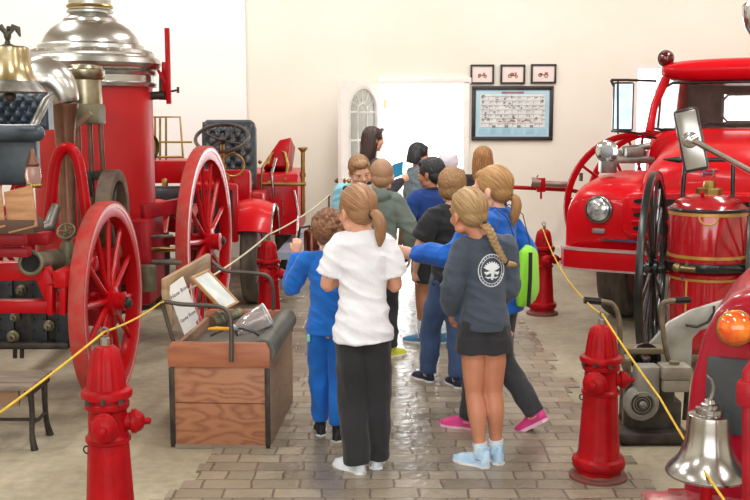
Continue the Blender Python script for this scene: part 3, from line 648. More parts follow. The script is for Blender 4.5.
for z in (1.03, .93, .83): 
    for s in (-1, 1): k_('grille_slot', MB().rings([se(s*.29, z, .27, .024, y, p=3) for y in (-.092, -.075)]), BLACK, gr)
    k_('grille_bar', MB().box((0, -.092, z-.05), (1.14, .03, .022)), REDT, gr, bevel=.006)
k_('chrome_strip', MB().box((0, -.055, .728), (1.62, .03, .014)), CHROME, ap)
k_('emblem', MB().box((-.035, 0, 0), (.012, .012, .05)).box((.035, 0, 0), (.012, .012, .05)).box((0, 0, .0), (.06, .012, .012)).box((0, 0, .028), (.12, .012, .008)), CHROME, hd)
bpy.data.objects['emblem'].location = (-.05, .03, 1.245)
# bumper
m = MB(); path = [V(-1.07, .16, 0), V(-1.10, -.02, 0), V(-1.06, -.10, 0), V(-.93, -.14, 0), V(.93, -.14, 0), V(1.06, -.10, 0), V(1.10, -.02, 0), V(1.07, .16, 0)]
def strip(path, z0, z1, t): 
    m = MB(); rings = []
    for i, p in enumerate(path):
        d = (path[min(i+1, len(path)-1)]-path[max(i-1, 0)]).normalized(); n = V(d.y, -d.x, 0)
        rings.append([p+n*t/2+V(0, 0, z1), p+n*t/2+V(0, 0, z0), p-n*t/2+V(0, 0, z0), p-n*t/2+V(0, 0, z1)])
    return m.rings(rings)
bp_ = k_('bumper', strip(path, .505, .66, .05), REDT, bevel=.008)
k_('bumper_edge', strip(path, .646, .664, .066), mat('silver_edge', '#d0b8b4', .3, .5), bp_); k_('bumper_edge', strip(path, .498, .512, .066), mat('silver_edge', '#d0b8b4', .3, .5), bp_)
for s in (-1, 1):
    hl = k_('headlamp', MB().lathe([(.104, 0), (.108, .03), (.104, .045), (.092, .05), (.088, .04)], (s*.83, -.022, .955), (0, -1, 0), 36), mat('dark_chrome', '#8a8582', .2, .9))
    k_('lens', MB().lathe([(.090, .03), (.084, .055), (.06, .068), (.001, .074)], (s*.83, -.022, .955), (0, -1, 0), 32), mat('lamp_glass', '#d9dfe0', .12, .6, col2='#8c9294', scale=22), hl)
    k_('parking_lamp', MB().box((s*.83, -.035, .79), (.10, .04, .04)), mat('dull_lens', '#8d8580', .35, .3), bevel=.012)
    tyre(tk, Matrix.Translation((TRX, TRY, 0)) @ Matrix.Rotation(-TA, 4, 'Z') @ V(s*.84, .80, .46), .46, .25, ax=Matrix.Rotation(-TA, 3, 'Z') @ V(1, 0, 0))
    tyre(tk, Matrix.Translation((TRX, TRY, 0)) @ Matrix.Rotation(-TA, 4, 'Z') @ V(s*.84, 3.6, .46), .46, .25, ax=Matrix.Rotation(-TA, 3, 'Z') @ V(1, 0, 0))
# cab
CW = .86; y0, y1 = 1.40, 2.75
m = MB(); m.rings([se(0, 1.06, CW*w, h, y, 36, p=6) for y, w, h in ((y0-.02, .94, .46), (y0+.03, .98, .49), (y1-.03, 1, .49), (y1, .98, .48))]); cb_ = k_('cab_body', m, REDT, angle=50, bevel=0)
def frm(y, hw, z0, z1, dy): return None
roof = MB(); roof.rings([se(0, 2.02, hw, hh, y, 36, p=3.4) for y, hw, hh in ((y0+.15, .70, .025), (y0+.18, .78, .07), (y0+.28, .83, .10), (y0+.6, .85, .12), (y1-.25, .85, .12), (y1-.06, .80, .09), (y1, .72, .03))]); roof.bm.transform(Matrix.Translation((0, 0, .03)) @ Matrix.Diagonal((.955, 1, 1, 1))); k_('roof', roof, REDT, angle=60)
for s in (-1, 1):
    k_('windscreen_pillar', MB().tube([V(s*.82, y0+.03, 1.52), V(s*.805, y0+.12, 1.75), V(s*.74, y0+.24, 1.98)], [(.035, .04), (.032, .035), (.04, .045)], seg=12), REDT)
    k_('rear_pillar', MB().tube([V(s*.83, y1-.08, 1.5), V(s*.79, y1-.08, 2.0)], [(.045, .08)]*2, seg=12), REDT)
    k_('vent_bar', MB().tube([V(s*.83, y0+.38, 1.53), V(s*.80, y0+.36, 1.95)], .012), REDD)
    k_('door_glass', MB().box((s*.825, (y0+y1)/2+.08, 1.74), (.006, 1.05, .44)), mat('window_glass', '#ffffff', .02, trans=1.))
m = MB(); rw0, rw1, rz0, rz1 = -.42, .42, 1.60, 1.86; CABIN = mat('cabin_brown', '#7b5d5a', .7, col2='#6a4e4c')
for (a, b2, c_, d_) in ((-.8, rw0, 1.45, 1.97), (rw1, .8, 1.45, 1.97), (rw0, rw1, 1.45, rz0), (rw0, rw1, rz1, 1.97)): m.box(((a+b2)/2, y1-.05, (c_+d_)/2), (b2-a, .05, d_-c_))
bw_ = k_('cab_back_wall', m, CABIN)
m = MB(); rp = [(rw0+.05, rz0), (rw1-.05, rz0), (rw1, rz0+.05), (rw1, rz1-.05), (rw1-.05, rz1), (rw0+.05, rz1), (rw0, rz1-.05), (rw0, rz0+.05)]
m.tube([V(a, y1-.08, b2) for a, b2 in rp], .014, closed=True, seg=8); k_('rear_window_frame', m, mat('cream_rubber', '#b8a898', .6), bw_)
k_('rear_window', MB().box((0, y1-.05, (rz0+rz1)/2), (.86, .006, .28)), mat('window_glass', '#ffffff', .02, trans=1.), bw_)
k_('bench_seat', MB().box((0, y1-.24, 1.42), (1.4, .16, .34)), mat('brown_seat', '#5c4440', .6), bevel=.05)
k_('dashboard', MB().box((0, y0+.2, 1.50), (1.5, .2, .1)), mat('brown_seat', '#5c4440', .6), bevel=.03)
k_('cab_steering_wheel', MB().ring((.38, y0+.42, 1.6), (0, -.6, .8), .2, .013).cyl((.38, y0+.42, 1.6), (.38, y0+.2, 1.45), .02), BLACK)
m = MB(); m.rings([[V(-.79, y0+.055, 1.54), V(.79, y0+.055, 1.54), V(.79, y0+.061, 1.54), V(-.79, y0+.061, 1.54)], [V(-.72, y0+.23, 1.95), V(.72, y0+.23, 1.95), V(.72, y0+.236, 1.95), V(-.72, y0+.236, 1.95)]]); ws_ = k_('windscreen', m, mat('window_glass', '#ffffff', .02, trans=1.))
m = MB(); m.tube([V(-.79, y0+.05, 1.55), V(-.805, y0+.1, 1.66), V(-.75, y0+.22, 1.90), V(-.68, y0+.235, 1.945), V(.68, y0+.235, 1.945), V(.75, y0+.22, 1.90), V(.805, y0+.1, 1.66), V(.79, y0+.05, 1.55), V(.7, y0+.045, 1.535), V(-.7, y0+.045, 1.535)], .013, closed=True, seg=8); k_('windscreen_seal', m, BLACK, ws_)
for s in (-1, 1): k_('wiper', MB().tube([V(s*.3-.2, y0+.03, 1.55), V(s*.3, y0+.06, 1.60), V(s*.3+.2, y0+.05, 1.57)], .006), BLACK, ws_)
# body behind the cab
k_('pump_body', MB().box((.32, 3.75, 1.02), (1.36, 1.55, .9)), REDT, bevel=.03)
k_('chassis', MB().box((0, 2.4, .52), (.9, 4.2, .16)), IRON)
m = MB()
for s in (-1, 1): m.box((s*.98, 2.1, .5), (.26, 1.3, .04))
k_('running_board', m, IRON, bevel=.01)
# beacon, mirror, siren (world positions converted to the truck)
def kw(name, mb, m, par=None, **k): return mb.build(name, m, par or tk, world=True, **k)
bc_ = P(666, 58.5, 9.35); be = kw('beacon', MB().ell(bc_, (.068, .06, .068)), mat('dark_red_glass', '#5c0a14', .1, coat=.8)); kw('beacon_stalk', MB().cyl(bc_+V(.03, 0, -.04), bc_+V(.17, .1, -.14), .018).ring(bc_, (0, 1, 0), .066, .008), IRON, be)
mc = P(623, 106.5, 8.95); yv = Matrix.Rotation(R_(-8), 3, 'Z')
mr_ = kw('mirror', MB().box(mc, (.178, .04, .415), yv), BLACK, bevel=.02); kw('mirror_glass', MB().box(mc+V(-.003, -.022, 0), (.150, .006, .38), yv), mat('mirror_silver', '#8f9ba6', .12, 1.), mr_)
m = MB(); m.tube([P(611, 80, 8.9), P(626, 80, 8.9), P(656, 81, 9.0)], .011); m.tube([P(618, 80, 8.92), P(618, 134, 8.92)], .008); m.tube([P(611, 131, 8.9), P(630, 132, 8.9), P(656, 138, 9.05)], .010); m.cyl(P(611, 80, 8.9), P(614, 86, 8.9), .012); kw('mirror_arm', m, BLACK, mr_)
sc2 = P(607, 151.5, 8.15); d = V(-.28, -1, .04).normalized()
si = kw('siren', MB().lathe([(.055, -.16), (.075, -.14), (.080, -.05), (.080, 0), (.088, .005), (.088, .02), (.075, .025)], sc2, d, 32), CHROME); kw('siren_grille', MB().lathe([(.074, .018), (.055, .024), (.03, .03), (.001, .032)], sc2, d, 24), mat('grey_grille', '#8f9296', .4, .7), si)
kw('siren_base', MB().box(sc2+V(.03, .1, -.11), (.12, .14, .12)), STEEL, si, bevel=.01)
m = MB(); m.box(P(632, 160, 8.9), (.34, .2, .05)).cyl(P(622, 150, 9.0), P(650, 146, 9.0), .03).box(P(634, 152, 8.9), (.14, .1, .08)); kw('cowl_fittings', m, STEEL, bevel=.006)
# ------------------------------------------------------------------ large-wheeled hose cart at the back wall
hc = thing('hose_cart', 'hand-drawn hose cart with tall thin red wheels by the back wall', 'cart', (P(640, 300, 10.9).x, 11.0, 0))
def c_(name, mb, m, par=None, **k): return mb.build(name, m, par or hc, world=True, **k)
wc = P(634, 205, 10.7); Rw = wc.z; ax = (.55, -1, 0)
wheel(hc, (wc.x, 10.7, Rw), (.15, -1, 0), Rw, .05, .05, 12, .07, .1, RED, RED, RED, .03, 'cart_wheel')
wheel(hc, (wc.x+.42, 11.6, Rw), (.15, -1, 0), Rw, .05, .05, 12, .07, .1, RED, RED, RED, .03, 'cart_wheel')
c_('reel', MB().cyl((wc.x+.02, 10.85, Rw), (wc.x+.4, 11.5, Rw), .32), REDD); c_('axle', MB().cyl((wc.x, 10.7, Rw), (wc.x+.42, 11.6, Rw), .03), IRON)
zb_ = P(540, 188, 11.0).z
c_('drawbar', MB().tube([P(508, 187, 11.0), P(570, 190, 10.95), V(wc.x, 10.9, Rw)], .022), RED)
nz = c_('hose_nozzle', MB().cyl(P(534, 183, 10.9), P(572, 185, 10.9), .032).cyl(P(531, 182, 10.9), P(540, 183, 10.9), .05).cyl(P(536, 179, 10.9), P(538, 175, 10.9), .008), mat('tarnished_brass', '#9a8378', .4, .7))
c_('nozzle_strap', MB().bar(P(541, 178, 10.88), P(541, 192, 10.88), .09, .03).cyl(P(541, 192, 10.88), P(541, 199, 10.88), .012), RED, nz, bevel=.005)
m = MB(); m.cyl(P(573, 173, 10.9), P(573, 180, 10.9), .02).cyl(P(581, 173, 10.9), P(581, 181, 10.9), .02); c_('grease_cups', m, OLIVE)
c_('lamp_bracket', MB().box(P(632, 155, 10.95), (.3, .1, .1)), STEEL, bevel=.01)
# ------------------------------------------------------------------ chemical tank cart
CA = R_(22); ch = thing('chemical_tank_cart', 'upright red soda acid tank with gilt bands slung between two black spoked wheels', 'cart', (2.18, 6.78, 0), -CA)
def q_(name, mb, m, par=None, **k): return mb.build(name, m, par or ch, **k)
TKR = mat('deep_red_enamel', '#b30c1c', .18, coat=.8, col2='#a00a18', scale=2)
tu = q_('tank', MB().lathe([(.2, .70), (.246, .71), (.25, .73), (.25, 1.04), (.24, 1.07), (.2, 1.11), (.13, 1.145), (.08, 1.155)], seg=48), TKR)
q_('tank_dome_lip', MB().ring((0, 0, 1.055), (0, 0, 1), .248, .012), BLACK, tu)
for z in (.755, 1.03): q_('gilt_band', MB().lathe([(.2495, z-.010), (.2525, z-.010), (.2525, z+.010), (.2495, z+.010)], seg=48), GOLD, tu)
q_('gilt_loop', MB().tube([V(sin(R_(a))*.253, -cos(R_(a))*.253, 1.03-.06*sqrt(max(0, 1-((a-5)/14)**2))) for a in range(-9, 20, 2)], .007, seg=6), GOLD, tu)
lo = q_('lower_tank', MB().lathe([(.05, .10), (.2, .12), (.235, .16), (.235, .64), (.22, .66), (.1, .67)], seg=48), TKR)
q_('gilt_band', MB().lathe([(.2345, .60), (.2375, .60), (.2375, .615), (.2345, .615)], seg=48), GOLD, lo)
q_('gilt_strip', MB().bar(V(-.10, -.218, .20), V(-.10, -.218, .60), .012, .008), GOLD, lo)
q_('saddle', MB().ring((0, 0, .69), (0, 0, 1), .25, (.02, .028), sq=True, seg=40).cyl((-.33, 0, .65), (.33, 0, .65), .025).box((0, -.22, .69), (.2, .09, .05)), BLACK, bevel=.004)
q_('outlet_valve', MB().cyl((-.17, -.25, .69), (-.04, -.28, .685), .02).ell((-.16, -.26, .69), .03).cyl((-.1, -.27, .69), (-.1, -.27, .73), .012), mat('dull_brass', '#8a7a58', .4, .9))
q_('filler_cap', MB().lathe([(.085, 1.15), (.085, 1.185), (.07, 1.19), (.04, 1.19), (.04, 1.215), (.035, 1.235), (.001, 1.24)], seg=8), BRASS)
q_('tap', MB().ell((-.03, -.12, 1.13), .022).cyl((-.03, -.12, 1.13), (-.03, -.15, 1.17), .012), RED)
m = MB(); m.cyl((-.17, .0, 1.06), (-.155, 0, 1.37), .014).cyl((.15, 0, 1.06), (.14, 0, 1.36), .014).cyl((-.24, 0, 1.37), (.15, 0, 1.375), .015).ell((-.2, 0, 1.37), (.03, .02, .022)).lathe([(.02, 0), (.012, .05), (.002, .09)], (-.21, 0, 1.37), (-1, 0, 0), 12); q_('carrying_frame', m, BLACK)
Mc = Matrix.Translation((2.18, 6.78, 0)) @ Matrix.Rotation(-CA, 4, 'Z')
WB = mat('black_wheel_paint', '#2a2f30', .25, .5, coat=.4)
for s in (-.345, .29): wheel(ch, Mc @ V(s, 0, .645), Matrix.Rotation(-CA, 3, 'Z') @ V(1, 0, 0), .645, .046, .05, 16, .06, .085, WB, mat('grey_iron_tyre', '#3f4241', .3, .8), WB, .024, 'spoked_wheel')
q_('hose_coil', MB().ring((0, .3, .62), (0, 1, 0), .2, .03).ring((0, .36, .62), (0, 1, 0), .2, .03), RUBBER)
q_('drawbar', MB().tube([V(-.12, -.2, .62), V(-.1, .6, .3), V(0, 1.1, .05)], .018), BLACK)
# ------------------------------------------------------------------ engine-driven pump on the floor
pb = G(652, 446); pe = thing('portable_engine', 'small grey petrol engine with a round starter housing and two crank handles on the concrete', 'engine', (pb.x, pb.y+.12, 0))
def e_(name, mb, m, par=None, **k): return mb.build(name, m, par or pe, world=True, **k)
Y0 = pb.y
m = MB(); m.box((pb.x+.0, Y0+.15, .045), (.36, .34, .05)); m.box((pb.x, Y0+.15, .015), (.30, .3, .03)); bs_ = e_('base_plate', m, IRON, bevel=.006)
e_('engine_block', MB().box((pb.x+.01, Y0+.17, .19), (.24, .2, .26)).box((pb.x+.12, Y0+.15, .13), (.1, .14, .16)), mat('oily_iron', '#4b463f', .6, .3, col2='#2e2b28', scale=14, bump=.4), bevel=.015)
r0 = P(642, 404, Y0)
ho = e_('starter_housing', MB().lathe([(.086, -.05), (.09, -.02), (.086, .0), (.062, .012), (.058, .004), (.001, .004)], r0, (0, -1, 0), 36), GREYP)
e_('starter_grille', MB().ring(r0+V(0, -.004, 0), (0, -1, 0), .05, .005).ring(r0+V(0, -.004, 0), (0, -1, 0), .036, .004).ring(r0+V(0, -.004, 0), (0, -1, 0), .024, .004), IRON, ho); e_('starter_hub', MB().lathe([(.02, 0), (.02, .02), (.01, .026), (.001, .027)], r0, (0, -1, 0), 16), STEEL, ho)
e_('cooling_shroud', MB().box(P(646, 380, Y0+.04), (.12, .1, .16)), GREYP, bevel=.015)
tq = P(674, 371, Y0+.02); ft = e_('fuel_tank', MB().box(tq, (.15, .12, .07)).box(tq-V(0, 0, .065), (.135, .11, .065)), mat('tan_grey_paint', '#918a7c', .5, .2, col2='#7b7468', scale=12, bump=.1), bevel=.012); e_('tank_cap', MB().cyl(tq+V(-.0, 0, .03), tq+V(0, 0, .05), .025), OLIVE, ft)
fy = P(645, 358, Y0+.2); fl_ = e_('flywheel', MB().lathe([(.076, -.02), (.08, -.01), (.08, .015), (.055, .02), (.05, .012), (.001, .012)], fy, (0, -1, 0), 32), BLACK); e_('flywheel_hub', MB().lathe([(.022, 0), (.022, .03), (.001, .034)], fy, (0, -1, 0), 16), CHROME, fl_)
e_('top_plate', MB().box(P(640, 349, Y0+.22), (.26, .12, .03)), mat('dusty_brown_iron', '#7d6f58', .8, .2), bevel=.005)
for s, pts in ((0, [(584, 300), (606, 302), (614, 306), (619, 320), (621, 352), (626, 372)]), (1, [(690, 300), (670, 301), (662, 305), (662, 320), (665, 345), (670, 366)])):
    pp = [P(a, b2, Y0+.12) for a, b2 in pts]; q = interp([(p, .013) for p in pp], 4)
    hn = e_('crank_handle', MB().tube([a for a, _ in q], .0135), mat('worn_bronze_pipe', '#8b7d68', .5, .5, col2='#5f5444', scale=12)); e_('grip', MB().cyl(pp[0], pp[0].lerp(pp[1], .75), .018), BLACK, hn)
m = MB()
for a, b2 in ((628, 360), (668, 366)): m.bar(P(a, b2, Y0+.13), V(P(a, b2, Y0+.13).x, Y0+.15, .05), .03, .03)
e_('upright', m, mat('dusty_brown_iron', '#7d6f58', .8, .2))
m = MB()
for s in (-.12, .12): m.cyl((pb.x+s, Y0+.27, .05), (pb.x+s*1.15, Y0+.27, .05), .05)
e_('roller', m, RUBBER)
# ------------------------------------------------------------------ nose of the engine in the right foreground
NA = R_(25); fo = thing('maroon_engine', 'maroon fronted fire engine with an amber lamp cut off at the picture edge', 'fire engine', (P(760, 300, 3.6).x, 3.7, 0), -NA)
def f_(name, mb, m, par=None, **k): return mb.build(name, m, par or fo, world=True, **k)
ex = V(cos(NA), -sin(NA), 0); ey = V(sin(NA), cos(NA), 0)
fo0 = P(690, 300, 3.62)
OX = V(fo0.x, fo0.y, 0)
def prof(sc_=1., dz_=0.):
    pts = [(0, .30), (-.004, .55), (.012, .72), (.045, .88), (.085, .975), (.14, 1.035), (.22, 1.07), (.34, 1.08), (.46, 1.07), (.54, 1.035), (.60, .975), (.64, .88), (.67, .72), (.685, .55), (.68, .30)]
    return [((a-.34)*sc_+.34, (b-.3)*sc_**.5+.3+dz_) for a, b in pts]
m = MB(); rings = []
for y, s_ in ((-.03, .90), (-.015, .955), (.02, .99), (.08, 1.0), (.75, 1.02)):
    rings.append([OX+ex*a+ey*y+V(0, 0, b) for a, b in prof(s_)])
m.rings(rings); ns = f_('nose_cowl', m, MAROON, angle=60)
# z of the panel from the picture rows
gz1, gz0 = P(725, 356, 3.55).z, P(725, 432, 3.55).z
f_('grille_panel', MB().box(OX+ex*.35+ey*-.036+V(0, 0, (gz0+gz1)/2), (.56, .02, gz1-gz0), Matrix.Rotation(-NA, 3, 'Z')), mat('charcoal_panel', '#3f4245', .6, col2='#373a3d'), ns, bevel=.012)
al = P(735.5, 328, 3.47); f_('amber_lamp', MB().lathe([(.056, -.02), (.058, .0), (.054, .02), (.04, .035), (.02, .043), (.001, .045)], al, (-.3, -1, .1), 32), mat('amber_glass', '#d8480c', .12, coat=.8, col2='#f0861c', scale=16)); f_('amber_lamp_rim', MB().ring(al, (-.3, -1, .1), .057, .006).cyl(al, al+V(.02, .06, 0), .03), BRASS, bpy.data.objects['amber_lamp'])
pl = P(700, 489, 3.25)
m = MB(); m.box(V(P(648, 487, 3.5).x+.42, 3.43, .295), (.84, .34, .05)); bpl = f_('bumper_plate', m, mat('glossy_pink_red', '#a84a52', .15, coat=1., col2='#c47a7c', scale=6), bevel=.01)
f_('bumper_beam', MB().box(V(P(648, 487, 3.5).x+.50, 3.62, .25), (.74, .2, .07)), REDD, bevel=.01)
m = MB(); 
pass
for dx in (.2, .48): f_('chassis_rail', MB().bar(OX+ex*dx+ey*.1+V(0, 0, .28), OX+ex*dx+ey*.9+V(0, 0, .28), .08, .08), IRON)
for s in (.02, .62):
    cc_ = OX+ex*(.10+s*.86)+ey*.55+V(0, 0, .28); tyre(fo, cc_+ex*.03, .28, .14, ax=ex)
f_('guard_tube', MB().tube([P(747, 500, 3.2), P(747, 372, 3.2), P(760, 352, 3.2), P(800, 350, 3.25)], .016), REDD); f_('guard_clamp', MB().lathe([(.03, -.04), (.036, -.03), (.036, .03), (.03, .04)], P(748, 393, 3.2), (0, 0, 1), 18), REDD)
m = MB(); m.cyl(P(747, 500, 3.2), V(P(747, 500, 3.2).x, 3.36, .31), .016); f_('guard_foot', m, REDD)
pst = P(806, 200, 3.65); m = MB(); m.cyl(V(pst.x, 3.65, 1.0), V(pst.x, 3.65, 2.02), .02); f_('windscreen_post', m, CHROME)
arm = P(687, 139.5, 3.3)
mm = f_('side_mirror', MB().box(P(691, 140, 3.34), (.078, .026, .205), Matrix.Rotation(R_(-20), 3, 'Z') @ Matrix.Rotation(R_(-13), 3, 'Y')), BLACK, bevel=.012)
f_('mirror_glass', MB().box(P(690.8, 140, 3.325), (.064, .008, .185), Matrix.Rotation(R_(-20), 3, 'Z') @ Matrix.Rotation(R_(-13), 3, 'Y')), mat('dull_mirror', '#a5a19d', .22, .9, col2='#bdbab4', scale=5), mm, bevel=.003)
f_('mirror_back_dome', MB().lathe([(.026, 0), (.023, .006), (.014, .010), (.001, .012)], P(690, 140, 3.318), (-.2, -1, 0), 28), mat('dull_mirror', '#a5a19d', .22, .9), mm)
f_('mirror_arm', MB().tube([arm+V(0, -.04, 0), P(700, 144, 3.28), P(752, 172, 3.4), V(pst.x, 3.65, P(806, 200, 3.65).z)], [.008, .0095, .0105, .012]), CHROME, mm); f_('arm_knuckle', MB().ell(arm+V(0, -.035, 0), (.014, .014, .012)).cyl(arm+V(.0, -.04, .0), arm+V(.02, -.045, .012), .008), CHROME, mm)
f_('spot_lamp', MB().lathe([(.001, -.095), (.03, -.085), (.055, -.05), (.066, -.01), (.068, .02), (.06, .03), (.03, .035), (.03, .07), (.05, .08), (.05, .12)], P(763, 12, 3.5), (0, 0, 1), 28), CHROME); f_('spot_lamp_arm', MB().cyl(P(763, 0, 3.5), V(pst.x, 3.65, 2.0), .012), CHROME, bpy.data.objects['spot_lamp'])
# silver bell standing on the bumper
bz = P(707, 473, 3.42); sbell = thing('silver_bell', 'polished silver bell with a hooked top standing on the bumper of the maroon engine', 'bell', (bz.x, 3.42, bz.z))
SIL = mat('polished_aluminium', '#b9b6b2', .22, 1., col2='#a3a09c', scale=4)
k = 1/ (F/3.6)
MB().lathe([(.12, -.006), (.136, -.004), (.139, .004), (.134, .016), (.118, .035), (.10, .055), (.086, .085), (.077, .12), (.073, .16), (.072, .19), (.070, .205), (.06, .210), (.001, .213)], seg=48).build('bell_body', SIL, sbell)
MB().lathe([(.036, .205), (.046, .212), (.046, .228), (.03, .232), (.03, .242), (.022, .246), (.018, .258), (.01, .262), (.001, .263)], seg=28).build('bell_crown', SIL, sbell)
MB().tube([V(.0, 0, .255), V(.006, 0, .275), V(.010, 0, .30), V(.002, 0, .325), V(-.012, 0, .338), V(-.016, 0, .342)], [.008, .009, .0085, .007, .004, .001], seg=10).build('hook', STEEL, sbell)
MB().cyl((0, 0, .1), (0, 0, -(bz.z-.318)), .02).build('stand', RED, sbell)
# grey curved guard behind the maroon engine
gp_ = [(643, 350), (668, 322), (690, 310), (735, 296), (735, 318), (700, 330), (692, 338), (690, 378), (664, 372), (657, 356)]
gd = thing('steel_guard', 'pale grey curved sheet steel guard between chemical tank and maroon engine', 'guard', (P(690, 350, 5.5).x, 5.5, 0))
o0 = P(643, 350, 5.5); pr = [((P(a, b2, 5.5)-o0).x, (P(a, b2, 5.5)-o0).z) for a, b2 in gp_]
MB().prism(pr, o0, (1, 0, 0), (0, 0, 1), .03).build('guard_sheet', mat('pale_grey_sheet', '#b9bab4', .45, .4, col2='#9c9a92', scale=7, bump=.1), gd, world=True, bevel=.008)
MB().tube([P(714, 306, 5.46), P(714, 313, 5.46), P(708, 322, 5.46), P(697, 327, 5.46), P(686, 325, 5.46)], .008).build('bent_rib', IRON, gd, world=True)
m = MB(); m.tube([P(665, 372, 5.52), V(P(668, 395, 5.55).x, 5.55, 0)], .014).tube([P(688, 376, 5.52), V(P(688, 376, 5.52).x, 5.55, 0)], .014).build('leg', IRON, gd, world=True)
# ------------------------------------------------------------------ people
SKIN = {'a': mat('skin_light_tan', '#d9a184', .5, col2='#cf9376', scale=6), 'b': mat('skin_fair', '#e8b79c', .5, col2='#dfa88c', scale=6), 'c': mat('skin_tanned', '#c98a6c', .5, col2='#bd7c5e', scale=6), 'd': mat('skin_warm_brown', '#b57f60', .5, col2='#a87255', scale=6)}
LIP = mat('lip_skin', '#b8645a', .45)
EYEW = mat('eye_white', '#eeece8', .2); IRIS = mat('dark_iris', '#3a2a20', .1)
def cloth(name, c, c2=None, rough=.9, bump=.25, bs=90, scale=5): return mat(name, c, rough, col2=c2, scale=scale, bump=bump, bscale=bs, sheen=.15)
def limb(mb, pts, n=5, seg=12, capr=True):
    q = interp([(Vector(p), r) for p, r in pts], n)
    P_ = [a for a, _ in q]; Rr = [r for _, r in q]
    mb.tube(P_, Rr, seg=seg)
    if capr:
        for i in (0, -1): mb.ell(P_[i], Rr[i]*.99 if not isinstance(Rr[i], tuple) else min(Rr[i]), u=12, v=8)
def hand(mb, wrist, d, n, k, curl=.5, side=1, spread=.1, thumb=.6):
    """wrist, pointing d, palm normal n (towards the palm side); k = hand length; side = +1 when the thumb is on d x n"""
    d = d.normalized(); n = (n-d*n.dot(d)).normalized(); s = d.cross(n)*side
    pl = k*.5
    mb.tube([wrist-d*k*.06, wrist+d*k*.12, wrist+d*pl*.6, wrist+d*pl*1.02], [(k*.13, k*.11)]+[(k*.19, k*.1), (k*.225, k*.09), (k*.21, k*.075)], seg=12, up=n)
    for i, (off, ln) in enumerate(((.17, .42), (.055, .47), (-.06, .44), (-.17, .34))):
        b = wrist+d*pl*.9+s*(off*k); dd = (d+s*(off*spread*4)).normalized(); L = ln*k; pts = [b-dd*k*.08, b]
        a = 0; cur = b
        for j, fr in enumerate((.45, .3, .25)):
            a += curl*(.55 if j == 0 else .75)
            dv = dd*cos(a)+n*sin(a); cur = cur+dv*(L*fr); pts.append(cur.copy())
        mb.tube(pts, [k*.056, k*.056, k*.052, k*.047, k*.038], seg=8); mb.ell(pts[-1], k*.038, u=8, v=6)
    b = wrist+d*k*.1+s*k*.13; d1 = (d*.75+s*.65+n*.25).normalized(); d2 = (d*.95+s*.1+n*thumb).normalized()
    p1 = b+d1*k*.2; p2 = p1+d2*k*.17; p3 = p2+(d2+n*.15).normalized()*k*.12
    mb.tube([b, p1, p2, p3], [k*.075, k*.066, k*.055, k*.042], seg=8); mb.ell(p3, k*.042, u=8, v=6)
def Mhead(c, k, yaw=0, pitch=0, roll=0):
    return Matrix.Translation(c) @ Matrix.Rotation(yaw, 4, 'Z') @ Matrix.Rotation(pitch, 4, 'X') @ Matrix.Rotation(roll, 4, 'Y') @ Matrix.Scale(k, 4)
def add_M(mb, sub, M):
    sub.bm.transform(M); me = bpy.data.meshes.new('t'); sub.bm.to_mesh(me); mb.bm.from_mesh(me); bpy.data.meshes.remove(me); sub.bm.free()
def head_mb(smile=False, child=True):
    h = MB()
    h.ell((0, -.010, .022), (.070, .088, .080)); h.ell((0, .022, -.022), (.060, .060, .072)); h.ell((0, .030, -.055), (.045, .045, .040)); h.ell((0, .058, -.083), (.020, .016, .014))
    for s in (-1, 1):
        h.ell((s*.040, .048, -.028), (.021, .020, .020)); h.ell((s*.045, .010, -.060), (.018, .03, .022))
        h.ell((s*.028, .068, .020), (.022, .012, .007))
        E = Matrix.Rotation(s*R_(20), 3, 'Z')
        h.ell((s*.072, -.010, -.012), (.008, .017, .027), E); h.ell((s*.071, -.006, -.033), (.006, .009, .010), E)
    h.tube([V(0, .074, .016), V(0, .088, -.008), V(0, .099, -.021)], [.007, .009, .0115], seg=8); h.ell((0, .096, -.022), (.013, .010, .009)); h.ell((-.010, .087, -.024), (.007, .008, .006)); h.ell((.010, .087, -.024), (.007, .008, .006))
    wl = .027 if smile else .021
    h.ell((0, .078, -.046), (wl, .010, .0055)); h.ell((0, .077, -.056), (wl*.85, .010, .006))
    return h
HAIRCAP = {'c': (0, -.017, .030), 'r': (.077, .090, .083)}
